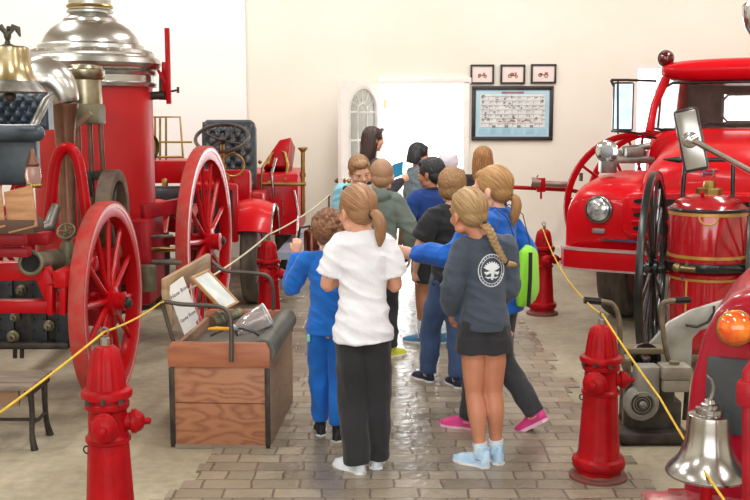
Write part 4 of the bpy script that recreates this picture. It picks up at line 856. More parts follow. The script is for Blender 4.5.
def person(label, loc, yaw, H, sk='b', hair='short', hmat=None, top=None, bottom=None, shoes=None, pose=None, vox=.0042, group=None, extra=None):
    ps = dict(head=(0, .012, .910), hyaw=0, hpitch=0, hroll=0, hips=(0, 0), lean=(0, 0), faceK=1., hk=.170, sh=.094, bw=.86)
    ps.update(pose or {})
    bw = ps['bw']
    root = thing('person', label, 'person', loc, yaw, group)
    S = Matrix.Scale(H, 4)
    hx, hy = ps['hips']; lx, ly = ps['lean']   # lean: offset of the chest over the hips
    def spine(z):
        t = (z-.5)/.3; return V(hx+lx*t, hy+ly*t, z)
    # ---- joints
    shz = .785
    sh = {s: spine(shz)+V(s*ps['sh'], 0, 0) for s in (-1, 1)}
    J = {}
    for s, key in ((-1, 'L'), (1, 'R')):
        J['el'+key] = V(*ps.get('el'+key, (s*.124, -.015, .63))); J['wr'+key] = V(*ps.get('wr'+key, (s*.140, .06, .505)))
        J['kn'+key] = V(*ps.get('kn'+key, (s*.05, .012, .27))); J['an'+key] = V(*ps.get('an'+key, (s*.055, -.01, .045)))
        J['fy'+key] = ps.get('fy'+key, s*-8); J['fp'+key] = ps.get('fp'+key, 0)
    hc = spine(.8)+(V(*ps['head'])-V(0, 0, .8)) if 'head' in ps else V(0, 0, 0)
    hk = ps['hk']/.21
    MH = Mhead(hc, hk, R_(ps['hyaw']), R_(ps['hpitch']), R_(ps['hroll']))
    b = MB()
    prof = [(.452, .060, .045), (.48, .088, .062), (.53, .09, .066), (.60, .074, .054), (.68, .080, .058), (.74, .090, .060), (.785, .085, .052), (.815, .05, .042), (.84, .03, .032)]
    def ring(z, rx, ry, n=20):
        c = spine(z); return [c+V(rx*bw*cos(2*pi*k/n), ry*bw*sin(2*pi*k/n), 0) for k in range(n)]
    b.rings([ring(*q) for q in prof])
    nb = spine(.80)
    b.tube([nb, nb*.5+hc*.5+V(0, -.01, -.02), hc+V(0, -.012, -.03)], [.036, .029, .03], seg=14)
    for s, key in ((-1, 'L'), (1, 'R')):
        limb(b, [(spine(.80)+V(s*.03, 0, 0), .028), (sh[s]+V(-s*.012, 0, .0), .030)], n=3)
        limb(b, [(sh[s], .031), (sh[s]*.55+J['el'+key]*.45, .0255), (J['el'+key], .0215), (J['el'+key]*.65+J['wr'+key]*.35, .0215), (J['wr'+key], .0140)], n=4)
        d = ps.get('hd'+key); d = V(*d) if d else (J['wr'+key]-J['el'+key]).normalized()
        n = ps.get('hn'+key); n = V(*n) if n else V(-s, 0, 0)
        hand(b, J['wr'+key]+d*.006, d, n, .098, ps.get('curl'+key, .45), side=ps.get('ts'+key, 1))
        hip = V(hx+s*.045*bw, hy, .49); kn = J['kn'+key]; an = J['an'+key]
        limb(b, [(hip, .054*bw), (hip*.5+kn*.5, .046), (kn, .034), (kn*.68+an*.32+V(0, -.008, 0), .0345), (kn*.3+an*.7, .0235), (an, .0205)], n=4)
        fa = R_(J['fy'+key]); fd = V(-sin(fa), cos(fa), 0)
        fp = R_(J['fp'+key]); fd = (fd*cos(fp)-V(0, 0, 1)*sin(fp))
        b.tube([an-fd*.02+V(0, 0, -.012), an+fd*.05+V(0, 0, -.02), an+fd*.095+V(0, 0, -.028)], [.019, .017, .012], seg=10)
        J['fd'+key] = fd
    add_M(b, head_mb(ps.get('smile')), MH)
    me = union(b, vox, 3, .5)
    me.transform(S); me.materials.clear(); me.materials.append(SKIN[sk]); me.materials.append(LIP)
    inv = (S @ MH).inverted()
    for p in me.polygons:
        q = inv @ p.center
        if q.y > .076 and abs(q.z+.051) < .009 and abs(q.x) < (.026 if ps.get('smile') else .020): p.material_index = 1
    body = link('body', me, root, angle=0)
    # eyes
    for s in (-1, 1):
        e = MB(); e.ell((s*.028, .0700, .004), (.0105, .0080, .0046), u=14, v=8); e.bm.transform(S @ MH); eo = e.build('eye', EYEW, root)
        e = MB(); e.ell((s*.028, .0755, .004), (.0050, .0038, .0044), u=12, v=8); e.bm.transform(S @ MH); e.build('iris', IRIS, eo)
        if hmat is not None:
            e = MB(); e.tube([V(s*.014, .082, .018), V(s*.028, .081, .023), V(s*.043, .071, .019)], [.002, .0028, .0015], seg=6); e.bm.transform(S @ MH); e.build('eyebrow', hmat, root)
    # ---- hair
    if hmat is not None:
        h = MB(); cr = HAIRCAP; tail = None; amp = .0022; flow = 'crown'
        if hair in ('short', 'buzz'):
            g = .94 if hair == 'buzz' else 1.0
            h.ell(cr['c'], tuple(a*g for a in cr['r'])); h.ell((0, -.045, -.015), (.066*g, .052*g, .055)); h.ell((0, .035, .075 if hair == 'short' else .068), (.055, .045, .028))
            for s in (-1, 1): h.ell((s*.064, -.002, .012), (.011, .022, .03))
            amp = .0035 if hair == 'short' else .001
        elif hair == 'curly':
            rr = random.Random(11)
            h.ell((0, -.016, .028), (.080, .092, .085)); h.ell((0, -.04, -.02), (.07, .058, .055))
            for i in range(230):
                a = rr.uniform(0, 2*pi); z = rr.uniform(-.55, 1); q = sqrt(1-z*z) if abs(z) < 1 else 0
                d = V(q*cos(a), q*sin(a), z)
                if d.y > .55 and d.z < .35: continue
                c = V(0, -.016, .024)+V(d.x*.086, d.y*.096, d.z*.092); r = rr.uniform(.010, .017)
                h.ell(c, r, u=8, v=6)
            amp = .003
        elif hair in ('ponytail', 'braid'):
            h.ell(cr['c'], (.0755, .089, .082)); h.ell((0, -.045, -.012), (.064, .052, .052)); h.ell((0, .03, .070), (.05, .04, .025))
            for s in (-1, 1): h.ell((s*.066, .0, .018), (.010, .030, .03))
            flow = 'tail'; T0 = V(*ps.get('tail0', (0, -.090, -.02 if hair == 'ponytail' else -.045)))
            amp = .0016
        elif hair in ('long', 'bob'):
            h.ell(cr['c'], (.080, .092, .084)); h.ell((0, .03, .074), (.052, .042, .026))
            zb = ps.get('hairlen', -.17 if hair == 'long' else -.085); n = 24; rings = []
            for i in range(8):
                t = i/7; z = .03+(zb-.03)*t
                wx = .080+.012*sin(pi*t*.9)-(0.02*t*t if hair == 'long' else 0); wy = (.075-.02*t)
                cy = -.032-.014*t
                rings.append([V(wx*cos(2*pi*k/n), cy+wy*sin(2*pi*k/n), z) for k in range(n)])
            h.rings(rings)
            amp = .0045; flow = 'long'
        elif hair == 'bun': pass
        h.bm.transform(MH)
        me = union(h, .0042, 4 if hair != 'curly' else 1, .5)
        MHi = MH.inverted()
        at = me.attributes.new('flow', 'FLOAT', 'POINT'); fl = []
        me.calc_loop_triangles() if False else None
        nrm = [v.normal.copy() for v in me.vertices]
        for v, nn in zip(me.vertices, nrm):
            q = MHi @ v.co
            if flow == 'tail':
                ax = (T0-V(0, -.01, .025)).normalized(); rel = q-T0; rel = rel-ax*rel.dot(ax)
                xx = V(1, 0, 0); yy = ax.cross(xx).normalized(); a = atan2(rel.dot(yy), rel.dot(xx))
            elif flow == 'long': a = atan2(q.x, -(q.y-.0))
            else: a = atan2(q.y+.03, q.x)
            f = a if hair not in ('short', 'buzz', 'curly') else a+q.z*9
            fl.append(f)
            v.co += nn*(amp*(noise.noise(V(f*9, q.z*6, 0))+.5*noise.noise(V(f*26, q.z*10, 3))) + (noise.noise(q*110)*.0025 if hair in ('short', 'curly') else 0))
        at.data.foreach_set('value', fl)
        me.transform(S); me.materials.clear(); me.materials.append(hmat)
        link('hair', me, root, angle=0)
        if hair == 'ponytail':
            pts = ps.get('tailpts', [(T0, .014), (T0+V(.006, -.03, -.004), .021), (T0+V(.012, -.042, -.04), .026), (T0+V(.014, -.034, -.085), .023), (T0+V(.012, -.026, -.12), .012), (T0+V(.010, -.022, -.135), .004)])
            t = MB(); q = interp([(Vector(a), c) for a, c in pts], 5)
            t.tube([a for a, _ in q], [c for _, c in q], seg=28)
            bmv = t.bm; bmv.verts.ensure_lookup_table(); fl = [((i % 28)/28*2*pi)*1.6 for i in range(len(bmv.verts))]
            for i, v in enumerate(bmv.verts): v.co += V(noise.noise(V(fl[i]*3, v.co.z*20, 0)), noise.noise(V(fl[i]*3, v.co.z*20, 5)), 0)*.0035
            bmv.transform(S @ MH); po = t.build('ponytail', hmat, root, angle=0)
            a_ = po.data.attributes.new('flow', 'FLOAT', 'POINT'); a_.data.foreach_set('value', fl)
            t = MB(); t.ring(T0+V(.002, -.012, -.002), V(.1, -1, -.15), .015, .005, seg=18); t.bm.transform(S @ MH); t.build('hair_tie', mat('dark_hair_tie', '#22222a', .8), root)
        if hair == 'braid':
            path = ps['braid']; q = interp([(Vector(a), .02) for a in path], 10); cen = [a for a, _ in q]
            n = len(cen); t = MB()
            for st in range(3):
                pts = []; rr = []
                for i in range(n):
                    ph = i/(n-1)*2*pi*3.2+st*2*pi/3
                    tp = 1-.45*(i/(n-1))
                    pts.append(cen[i]+V(.0125*tp*sin(ph), .006*tp*sin(2*ph), 0)); rr.append(.0115*tp)
                t.tube(pts, rr, seg=10)
            t.tube([cen[-1], cen[-1]+V(.012, -.006, -.012), cen[-1]+V(.04, -.008, -.020), cen[-1]+V(.055, -.006, -.022)], [.008, .014, .011, .003], seg=12)
            fl = [v.co.x*90+v.co.z*60 for v in t.bm.verts]
            t.bm.transform(S @ MH); po = t.build('braid', hmat, root, angle=0)
            a_ = po.data.attributes.new('flow', 'FLOAT', 'POINT'); a_.data.foreach_set('value', fl)
            t = MB(); t.ring(T0+V(0, -.004, -.008), V(.1, -1, -.9), .015, .005, seg=18); t.bm.transform(S @ MH); t.build('hair_tie', mat('dark_hair_tie', '#22222a', .8), root); t = MB(); t.ring(cen[-1]+V(.004, 0, -.004), V(.8, 0, -.6), .010, .005, seg=14); t.bm.transform(S @ MH); t.build('hair_tie', mat('dark_hair_tie', '#22222a', .8), root)
    # ---- bottom
    if bottom:
        t = MB(); g = bottom.get('g', .012)*.8; kind = bottom['kind']; rk = bottom.get('knee', .045); ra = bottom.get('ankle', .040)
        t.rings([ring(.462, .066+g*.4, .05+g*.6), ring(.49, .088+g, .064+g), ring(.53, .088+g, .068+g), ring(.575, .080+g, .058+g)])
        for s, key in ((-1, 'L'), (1, 'R')):
            hip = V(hx+s*.044*bw, hy, .50); kn = J['kn'+key]; an = J['an'+key]
            if kind == 'shorts':
                e = hip.lerp(kn, bottom.get('len', .42)); limb(t, [(hip, .056+g*.6), (hip.lerp(e, .5), .054+g*.8)], n=3); t.tube([hip.lerp(e, .3), e], [.054+g, bottom.get('hem', .056)+g*.9], seg=18)
            else:
                e = an+V(0, 0, bottom.get('cuff', .012)); limb(t, [(hip, .055+g*.6), (hip.lerp(kn, .5), (.050+rk)/2+g*.4)], n=3)
                q = interp([(hip.lerp(kn, .3), .053+g*.3), (kn, rk), (kn.lerp(an, .5)+V(0, -.004, 0), (rk+ra)/2), (e, ra)], 6); t.tube([a for a, _ in q], [c for _, c in q], seg=18)
        me = union(t, vox, 4, .5); wrinkle(me, .0042*bottom.get('w', 1), kind='leg'); me.transform(S); me.materials.clear(); me.materials.append(bottom['m'])
        link(bottom.get('name', 'trousers' if kind != 'shorts' else 'shorts'), me, root, angle=0)
    # ---- top
    if top:
        t = MB(); g = top.get('g', .014)*(.62 if vox < .005 else .95); hem = top.get('hem', .47); fl = top.get('flare', .006)
        zs = [(hem, .090+fl, .068+fl), (hem+.035, .090+fl*.8, .068+fl*.7), (.60, .080, .060), (.68, .083, .060), (.74, .092, .062), (.785, .088, .054), (.812, .058, .044), (.826, .040, .038)]
        zs = [z for z in zs if z[0] >= hem]
        zs = sorted(zs)
        t.rings([ring(z, rx+g*(1 if z < .8 else .35), ry+g*(1 if z < .8 else .35), 26) for z, rx, ry in zs])
        for s, key in ((-1, 'L'), (1, 'R')):
            limb(t, [(spine(.80)+V(s*.03, 0, -.004), .026+g*.6), (sh[s]+V(-s*.010, 0, -.002), .029+g*.7)], n=3)
            el, wr = J['el'+key], J['wr'+key]
            if top.get('short', False):
                e = sh[s].lerp(el, top.get('slen', .62)); t.tube([sh[s]+V(-s*.02, 0, 0), sh[s].lerp(e, .3), e], [.031+g*.8, .030+g, .030+g*1.25], seg=16)
            else:
                e = el.lerp(wr, .93); r = top.get('sr', .029)
                limb(t, [(sh[s], .031+g*.7), (sh[s].lerp(el, .5), r+g*.6), (el, r+g*.45), (el.lerp(wr, .5), r+g*.3), (e, r*.86)], n=5)
                if top.get('cuffs'): t.tube([el.lerp(wr, .84), el.lerp(wr, .95)], [r*.8]*2, seg=14)
        if top.get('hood'):
            c = spine(.82); t.ell(c+V(0, -.045, .0), (.062, .034, .034)); t.tube([c+V(-.055, .0, .0), c+V(-.03, -.05, .012), c+V(.03, -.05, .012), c+V(.055, .0, .0)], .018, seg=10)
        if top.get('hoodup'):
            h = MB(); h.ell((0, -.012, .015), (.088, .098, .098)); h.ell((0, -.03, -.06), (.075, .07, .07)); h.bm.transform(MH); me_ = bpy.data.meshes.new('t'); h.bm.to_mesh(me_); t.bm.from_mesh(me_); bpy.data.meshes.remove(me_)
        me = union(t, vox, 4, .5); wrinkle(me, .0045*top.get('w', 1), kind='top'); me.transform(S); me.materials.clear(); me.materials.append(top['m'])
        if top.get('m2'):
            me.materials.append(top['m2'])
            for p in me.polygons:
                if top['sel'](p.center/H): p.material_index = 1
        to = link(top.get('name', 'shirt'), me, root, angle=0)
        if top.get('collar'):
            c = spine(.822); cc = MB(); cc.ring(c, V(0, .25, 1), .042, (.006, .008), seg=28); cc.bm.transform(S); cc.build('collar', top['collar'], to)
        if top.get('band'):
            zb = hem+.008; n = 40; cc = MB(); cc.rings([ring(zz, .090+fl+g+e, .068+fl+g+e, n) for zz, e in ((zb-.012, -.004), (zb-.010, .001), (zb+.012, .001), (zb+.016, -.004))]); cc.bm.transform(S); cc.build('waistband', top['m'], to)
    # ---- shoes and socks
    if shoes:
        for s, key in ((-1, 'L'), (1, 'R')):
            if shoes.get('only') and key not in shoes['only']: continue
            an = J['an'+key]; fd = J['fd'+key]; side = fd.cross(V(0, 0, 1)).normalized(); upv = side.cross(fd).normalized()
            o_ = an-fd*.036-upv*.045*1.0
            def pt(a, b_, c_): return o_+fd*a+side*b_+upv*c_
            L = .152; N = 13; sole = []; low = []; up_ = []; rings = []
            for i in range(N):
                t_ = i/(N-1); x = t_*L
                wd = .0225*(1-.18*sin(pi*min(t_/.6, 1))) + (.0065*sin(pi*max(0, (t_-.35))/.65) if t_ > .35 else 0)
                e = min(t_/.08, (1-t_)/.13, 1); wd *= sqrt(max(e*(2-e), .06))
                top_ = .046 if t_ < .28 else .046-(t_-.28)/.72*.030
                top_ *= (1 if t_ < .9 else .8)
                if shoes.get('high') and t_ < .36: top_ = .060
                if t_ < .08: top_ *= .92
                rings.append([pt(x, wd*cos(a)*(1 if sin(a) > -.2 else .96), .011+max(sin(a), -.2)*top_*(1. if sin(a) > 0 else .2)) for a in [2*pi*k/14 for k in range(14)]])
                low.append((x, wd+.0022))
            sh_ = MB(); sh_.rings(rings)
            sh_.tube([pt(.036, 0, .035), pt(.036, 0, .058 if not shoes.get('high') else .078)], [(.0235, .026), (.0235, .025)], seg=14)
            sh_.bm.transform(S); so = sh_.build('shoe', shoes['m'], root, angle=50)
            sl = MB(); ol = [(x, w_) for x, w_ in low]+[(x, -w_) for x, w_ in reversed(low)]
            sl.rings([[pt(x, w_, zz) for x, w_ in ol] for zz in (0., .012)]); sl.bm.transform(S); sl.build('sole', shoes['sole'], so, angle=40)
            lc = MB()
            for q in range(4): lc.tube([pt(.055+q*.013, -.012, .041-q*.005), pt(.058+q*.013, 0, .047-q*.0055), pt(.061+q*.013, .012, .041-q*.005)], .0016, seg=6)
            lc.bm.transform(S); lc.build('laces', shoes.get('lace', shoes['sole']), so)
            if shoes.get('sock'):
                kn = J['kn'+key]; e = an.lerp(kn, shoes.get('sockh', .18)); sk_ = MB(); q = [an+V(0, 0, -.01), an.lerp(e, .5), e]; sk_.tube(q, [.0235, .0245, .0262], seg=16); sk_.bm.transform(S); sk_.build('sock', shoes['sock'], root, angle=50)
    if extra: extra(root, S, MH, J, spine, sh, H)
    return root
def wrinkle(me, amp, kind='top'):
    nrm = [v.normal.copy() for v in me.vertices]; off = random.uniform(0, 50)
    for v, n in zip(me.vertices, nrm):
        c = v.co
        if kind == 'top': q = V(c.x*9+off, c.y*9, c.z*22+c.x*9)
        else: q = V(c.x*14+off, c.y*14, c.z*10+c.x*7)
        a = noise.noise(q); b = noise.noise(q*2.3)
        v.co += n*amp*((1-abs(a)*2.6)+.45*b)
# -- clothing materials
WHT = cloth('white_cotton', '#e9e9ee', '#dfe0e8'); BLKP = cloth('black_twill', '#26272b', '#1d1e22'); BLUEJ = cloth('royal_blue_fleece', '#0a6bcb', '#085cb4')
BLUES = cloth('bright_blue_fleece', '#0f62c6', '#0a55b2'); GREYS = cloth('charcoal_blue_fleece', '#454f5e', '#3b4452'); BLKS = cloth('black_sweat', '#2b2c31', '#222328')
DENIM = cloth('blue_denim', '#3c557e', '#33496e'); DJEAN = cloth('dark_grey_denim', '#3a3c42', '#2e3036'); NAVY = cloth('navy_blue_tee', '#1c4592', '#17397c'); BTEE = cloth('black_tee', '#24262b', '#1b1d21')
OLV = cloth('grey_green_hoodie', '#717d75', '#646f67'); TEAL = cloth('pale_teal_jacket', '#8fd0de', '#7bbfd0'); DKC = cloth('dark_sweater', '#33303a', '#28262e'); GBJ = cloth('grey_blue_jacket', '#75868e', '#667880')
LAV = cloth('pale_lavender_cloth', '#e9e3ea', '#ddd6e0'); BRNC = cloth('brown_black_top', '#2f2a2c')
HB1 = hair_mat('hair_light_brown', '#70482e', '#b48860'); HB2 = hair_mat('hair_dark_blond', '#755838', '#bf9d6b'); HB3 = hair_mat('hair_blond_brown', '#7f5934', '#c0925a')
HCU = hair_mat('hair_curly_brown', '#5b3a26', '#946544'); HBK = hair_mat('hair_black', '#14161a', '#2e3238'); HDB = hair_mat('hair_dark_brown', '#2c1e1c', '#4d3830'); HSB = hair_mat('hair_short_brown', '#83603f', '#ab8458'); HBZ = hair_mat('hair_cropped_brown', '#9a7458', '#b38d6d'); HAU = hair_mat('hair_auburn', '#7d5230', '#b98a52')
def gp(px, Y): 
    return V(P(px, 300, Y).x, Y, 0)
WS = mat('white_shoe', '#dfe7f0', .5); WSO = mat('white_sole', '#eff0f0', .5); BS = mat('black_shoe', '#25272c', .5); PS = mat('pink_shoe', '#dd3f8d', .5, col2='#c92f7c'); PLB = mat('pale_blue_shoe', '#a6cbea', .5, col2='#c7dff0', scale=20); NVS = mat('navy_shoe', '#1e2b45', .5)
SOCKW = cloth('white_sock', '#e8edf3', '#b9d9ec', scale=30)
# 1 girl in the white tee
person('girl in a loose white tee and wide black trousers with a light brown ponytail', gp(363, 4.72), R_(3), 1.375, 'a', 'ponytail', HB1,
       top=dict(m=WHT, short=True, slen=.72, g=.020, hem=.455, flare=.020, w=1.15), bottom=dict(kind='long', m=BLKP, knee=.050, ankle=.043, cuff=-.008, g=.004, name='trousers'),
       shoes=dict(m=WS, sole=WSO, sock=cloth('blue_sock', '#5b9bdc'), sockh=.1),
       pose=dict(head=(-.018, .012, .893), hyaw=28, hpitch=-6, hroll=-4, elL=(-.122, .02, .640), wrL=(-.035, .115, .66), hdL=(.95, .1, .1), elR=(.112, .02, .635), wrR=(.045, .12, .665), hdR=(-.95, .1, .1), hnL=(0, -1, 0), hnR=(0, -1, 0), sh=.077, bw=.84, tail0=(.008, -.090, -.02),
                 anL=(-.022, -.025, .045), anR=(.046, .025, .045), fyL=38, fyR=-6, knL=(-.036, .0, .27), knR=(.046, .015, .27), hips=(0, 0)))
# 2 child in the blue jacket
def patch(root, S, MH, J, spine, sh, H):
    p = MB(); p.box((-.087, -.03, .455), (.014, .03, .03)); p.bm.transform(S); p.build('pocket_patch', mat('pale_green_patch', '#8fd0c0', .8), root, bevel=.003)
person('curly haired child in a blue jacket and blue joggers raising one hand', gp(329, 5.2), R_(2), 1.19, 'a', 'curly', HCU,
       top=dict(m=BLUEJ, g=.018, hem=.47, flare=.012, name='jacket', sr=.033), bottom=dict(kind='long', m=BLUEJ, knee=.046, ankle=.035, cuff=.03, g=.008, name='joggers'),
       shoes=dict(m=BS, sole=WSO, sock=cloth('black_sock', '#1c1d22'), sockh=.25),
       pose=dict(head=(.0, .02, .905), hyaw=0, hk=.165, elL=(-.165, .06, .655), wrL=(-.140, .10, .790), hdL=(.05, .1, 1), hnL=(0, .5, .2), curlL=.9, elR=(.14, .02, .65), wrR=(.09, .13, .60),
                 anL=(-.040, .06, .045), anR=(.034, -.03, .045), knL=(-.045, .04, .27), knR=(.045, .0, .27), fyL=5, fyR=-10), extra=patch)
# 3 girl in the charcoal sweatshirt
EMB = mat('white_print', '#e4e8ec', .7)
def emblem(root, S, MH, J, spine, sh, H):
    # round crest printed on the back: two rings and a leafy device, following the cloth
    top_ = [c for c in kids(root) if c.name.startswith('sweatshirt')][0]
    from mathutils.bvhtree import BVHTree
    bv = BVHTree.FromPolygons([v.co for v in top_.data.vertices], [tuple(p.vertices) for p in top_.data.polygons])
    c = spine(.708)*H+V(.010, 0, 0)*H; k = .083/1.34*H/1.0
    def proj(a, b):
        o_ = V(c.x+a, -.6, c.z+b); hit = bv.ray_cast(o_, V(0, 1, 0)); return (hit[0]+hit[1]*.0022) if hit[0] is not None else V(c.x+a, -.1, c.z+b)
    m_ = MB()
    for r in (.066, .054):
        m_.tube([proj(r*.92*cos(2*pi*i/40), r*1.12*sin(2*pi*i/40)) for i in range(40)], .0022 if r > .06 else .0014, seg=6, closed=True)
    rr = random.Random(5)
    def blob(pts, r): m_.tube([proj(a, b) for a, b in pts], r, seg=6)
    blob([(0, -.042), (.004, -.02), (0, 0), (-.004, .02)], [.005, .008, .010, .006])
    for i in range(9):
        a = R_(20+i*17.5); blob([(.006*cos(a), .0), (.028*cos(a), .004+.024*sin(a)), (.040*cos(a), .004+.038*sin(a))], [.004, .0065, .002])
    for i in (-1, 1): blob([(i*.008, -.006), (i*.026, -.014), (i*.034, -.006)], [.006, .008, .003]); blob([(i*.004, -.03), (i*.018, -.034), (i*.03, -.028)], [.003, .004, .002])
    for i in range(11):
        a = R_(200+i*14); m_.tube([proj(.0600*.92*cos(a), .0600*1.12*sin(a)), proj(.0600*.92*cos(a+.11), .0600*1.12*sin(a+.11))], .0016, seg=5)
    for i in range(9):
        a = R_(30+i*14); m_.tube([proj(.0600*.92*cos(a), .0600*1.12*sin(a)), proj(.0600*.92*cos(a+.11), .0600*1.12*sin(a+.11))], .0016, seg=5)
    m_.build('round_crest_print', EMB, top_)
person('girl in a charcoal sweatshirt with a round white crest, black shorts and a blond braid', gp(482, 4.78), R_(8), 1.345, 'c', 'braid', HB2,
       top=dict(m=GREYS, g=.020, hem=.50, flare=.010, name='sweatshirt', sr=.034, band=True), bottom=dict(kind='shorts', m=BLKS, len=.36, g=.014, hem=.060, w=.7),
       shoes=dict(m=PLB, sole=WSO, sock=SOCKW, sockh=.20, high=True),
       pose=dict(head=(-.058, .012, .900), hyaw=22, hpitch=-4, hroll=-6, hips=(.008, 0), sh=.074, bw=.78, elL=(-.108, .0, .64), wrL=(-.09, .09, .545), elR=(.100, .02, .635), wrR=(.07, .12, .57), tail0=(.01, -.088, -.045),
                 braid=[(.012, -.090, -.05), (.018, -.118, -.085), (.026, -.128, -.13), (.045, -.135, -.18), (.065, -.135, -.215)],
                 anL=(.0, -.012, .045), anR=(.066, .020, .045), knL=(-.020, .012, .27), knR=(.050, .02, .27), fyL=42, fyR=6), extra=emblem)
# 4 girl in the bright blue sweatshirt, walking away to the left
def bag(root, S, MH, J, spine, sh, H):
    g = MB(); c = spine(.62)
    pts = [(-.072, -.115), (-.078, -.03), (-.055, .085), (.0, .10), (.055, .085), (.078, -.03), (.072, -.115), (0, -.125)]
    rings = []
    for t, k in ((0, .75), (.2, 1), (.6, 1), (1, .7)):
        rings.append([V(c.x+a*k, c.y-.088-.050*t, c.z+b*k-.02) for a, b in pts])
    g.rings(rings); g.bm.transform(S); b_ = g.build('drawstring_bag', cloth('lime_nylon', '#8fdc2c', '#7fcc22', rough=.6), root, bevel=.012, angle=60)
    g = MB()
    for s in (-1, 1): g.tube([V(c.x+s*.06, c.y-.098, c.z+.07), V(c.x+s*.08, c.y-.06, .80), V(c.x+s*.07, c.y-.01, .835), V(c.x+s*.075, c.y+.06, .80), V(c.x+s*.085, c.y+.075, .70), V(c.x+s*.09, c.y-.05, .54)], .0018, seg=6)
    g.bm.transform(S); g.build('bag_cord', mat('black_cord', '#1b1c20', .8), b_)
    g = MB(); g.tube([V(c.x-.072, c.y-.142, c.z-.13), V(c.x-.082, c.y-.15, c.z-.03), V(c.x-.06, c.y-.142, c.z+.06)], .007, seg=6); g.bm.transform(S); g.build('bag_piping', mat('black_cord', '#1b1c20', .8), b_)
person('girl in a bright blue sweatshirt and pink trainers with a lime drawstring bag', gp(500, 5.35), R_(62), 1.43, 'b', 'ponytail', HB3,
       top=dict(m=BLUES, g=.022, hem=.455, flare=.012, name='sweatshirt', sr=.036, w=1.2), bottom=dict(kind='long', m=DJEAN, knee=.046, ankle=.036, cuff=.0, g=.008, name='jeans'),
       shoes=dict(m=PS, sole=mat('pale_pink_sole', '#f2c8dc', .5)),
       pose=dict(head=(0, .02, .892), lean=(0, .018), hyaw=-2, hpitch=-5, elL=(-.14, .14, .665), wrL=(-.12, .285, .660), hdL=(0, 1, .05), hnL=(1, 0, 0), curlL=.3, elR=(.13, -.05, .64), wrR=(.13, .03, .52), tail0=(.0, -.086, -.04), tailpts=[(V(0, -.086, -.04), .013), (V(0, -.108, -.045), .020), (V(0, -.112, -.08), .024), (V(0, -.10, -.12), .021), (V(0, -.092, -.15), .012), (V(0, -.09, -.165), .004)],
                 anL=(-.04, .10, .045), anR=(.045, -.125, .072), knL=(-.04, .075, .27), knR=(.045, .01, .265), fyL=0, fyR=-4, fpR=32), extra=bag)
# 5 boy in the black tee
person('boy in a black tee with short light brown hair and blue jeans', gp(451, 6.25), R_(25), 1.36, 'b', 'short', HSB,
       top=dict(m=BTEE, short=True, g=.018, hem=.47, slen=.75), bottom=dict(kind='long', m=DENIM, knee=.049, ankle=.038, cuff=.005, name='jeans'), shoes=dict(m=NVS, sole=WSO, sock=SOCKW, sockh=.15),
       pose=dict(hyaw=-50, head=(.012, .012, .905), elL=(-.15, .03, .64), wrL=(-.13, .10, .53), wrR=(.15, .09, .53), anL=(-.05, .12, .045), anR=(.02, -.03, .045), knR=(.03, -.0, .27), knL=(-.05, .09, .27)), vox=.006)
# 6 boy in the navy tee with black hair
person('boy with short black hair in a royal blue tee and black shorts', gp(431, 7.5), R_(20), 1.37, 'd', 'short', HBK,
       top=dict(m=NAVY, short=True, g=.018, hem=.46, slen=.8, collar=DKC), bottom=dict(kind='shorts', m=BTEE, len=.72, g=.014, hem=.052), shoes=dict(m=mat('blue_shoe', '#3f7fa8', .5), sole=WSO, sock=SOCKW, sockh=.4),
       pose=dict(hyaw=35, hpitch=-8, head=(0, .015, .905), elL=(-.15, .02, .64), wrL=(-.14, .10, .53), anL=(-.05, .0, .045), anR=(.055, -.02, .045), fyL=40), vox=.006)
# 7 boy in the hoodie
person('boy with cropped hair in a grey green hooded sweatshirt', gp(379, 7.05), R_(-4), 1.375, 'b', 'buzz', HBZ,
       top=dict(m=OLV, g=.022, hem=.46, flare=.008, hood=True, name='hooded_sweatshirt', sr=.035), bottom=dict(kind='long', m=BLKP, knee=.045, ankle=.04, name='trousers'), shoes=dict(m=mat('yellow_green_shoe', '#cfd43c', .5), sole=WSO),
       pose=dict(head=(.01, .012, .910), sh=.082, hyaw=8, elL=(-.15, .03, .64), wrL=(-.1, .12, .60), elR=(.155, .0, .64), wrR=(.15, .05, .52), fyR=-40), vox=.006)
# 8 smiling boy
person('smiling boy in a pale teal and black jacket turning back to look down', gp(357, 8.0), R_(158), 1.37, 'b', 'short', HSB,
       top=dict(m=TEAL, m2=DKC, sel=lambda c: c.y > .03 and abs(c.x) < .07, g=.022, hem=.48, name='jacket', sr=.034), bottom=dict(kind='long', m=DENIM, name='jeans'), shoes=dict(m=BS, sole=WSO),
       pose=dict(head=(-.035, .035, .905), hyaw=40, hpitch=-26, hroll=12, smile=True), vox=.006)
# 9 woman
def glasses(root, S, MH, J, spine, sh, H):
    g = MB()
    for s in (-1, 1): g.ell((s*.036, .055, .088), (.026, .014, .017), Matrix.Rotation(R_(-35), 3, 'X')); g.tube([V(s*.06, .05, .088), V(s*.08, .0, .062), V(s*.082, -.03, .035)], .003, seg=6)
    g.tube([V(-.012, .066, .094), V(.012, .066, .094)], .003, seg=6)
    g.bm.transform(S @ MH); g.build('sunglasses', mat('black_lens', '#121316', .1), root)
person('woman with long dark hair and sunglasses pushed up on her head', gp(371, 9.0), R_(-62), 1.565, 'b', 'long', HDB,
       top=dict(m=DKC, g=.016, hem=.46, name='sweater'), bottom=dict(kind='long', m=BLKP, name='trousers'), shoes=dict(m=BS, sole=BS),
       pose=dict(head=(0, .015, .93), hk=.135, hpitch=-6, hairlen=-.24, elR=(.13, .02, .64), wrR=(.08, .15, .70), curlR=.8, sh=.105), vox=.006, extra=glasses)
bk = MB(); c = P(397, 170, 8.75); bk.prism([(-.05, -.07), (.05, -.05), (.055, .06), (-.04, .055)], c, (.8, .3, .2), (0, -.1, 1), .012)
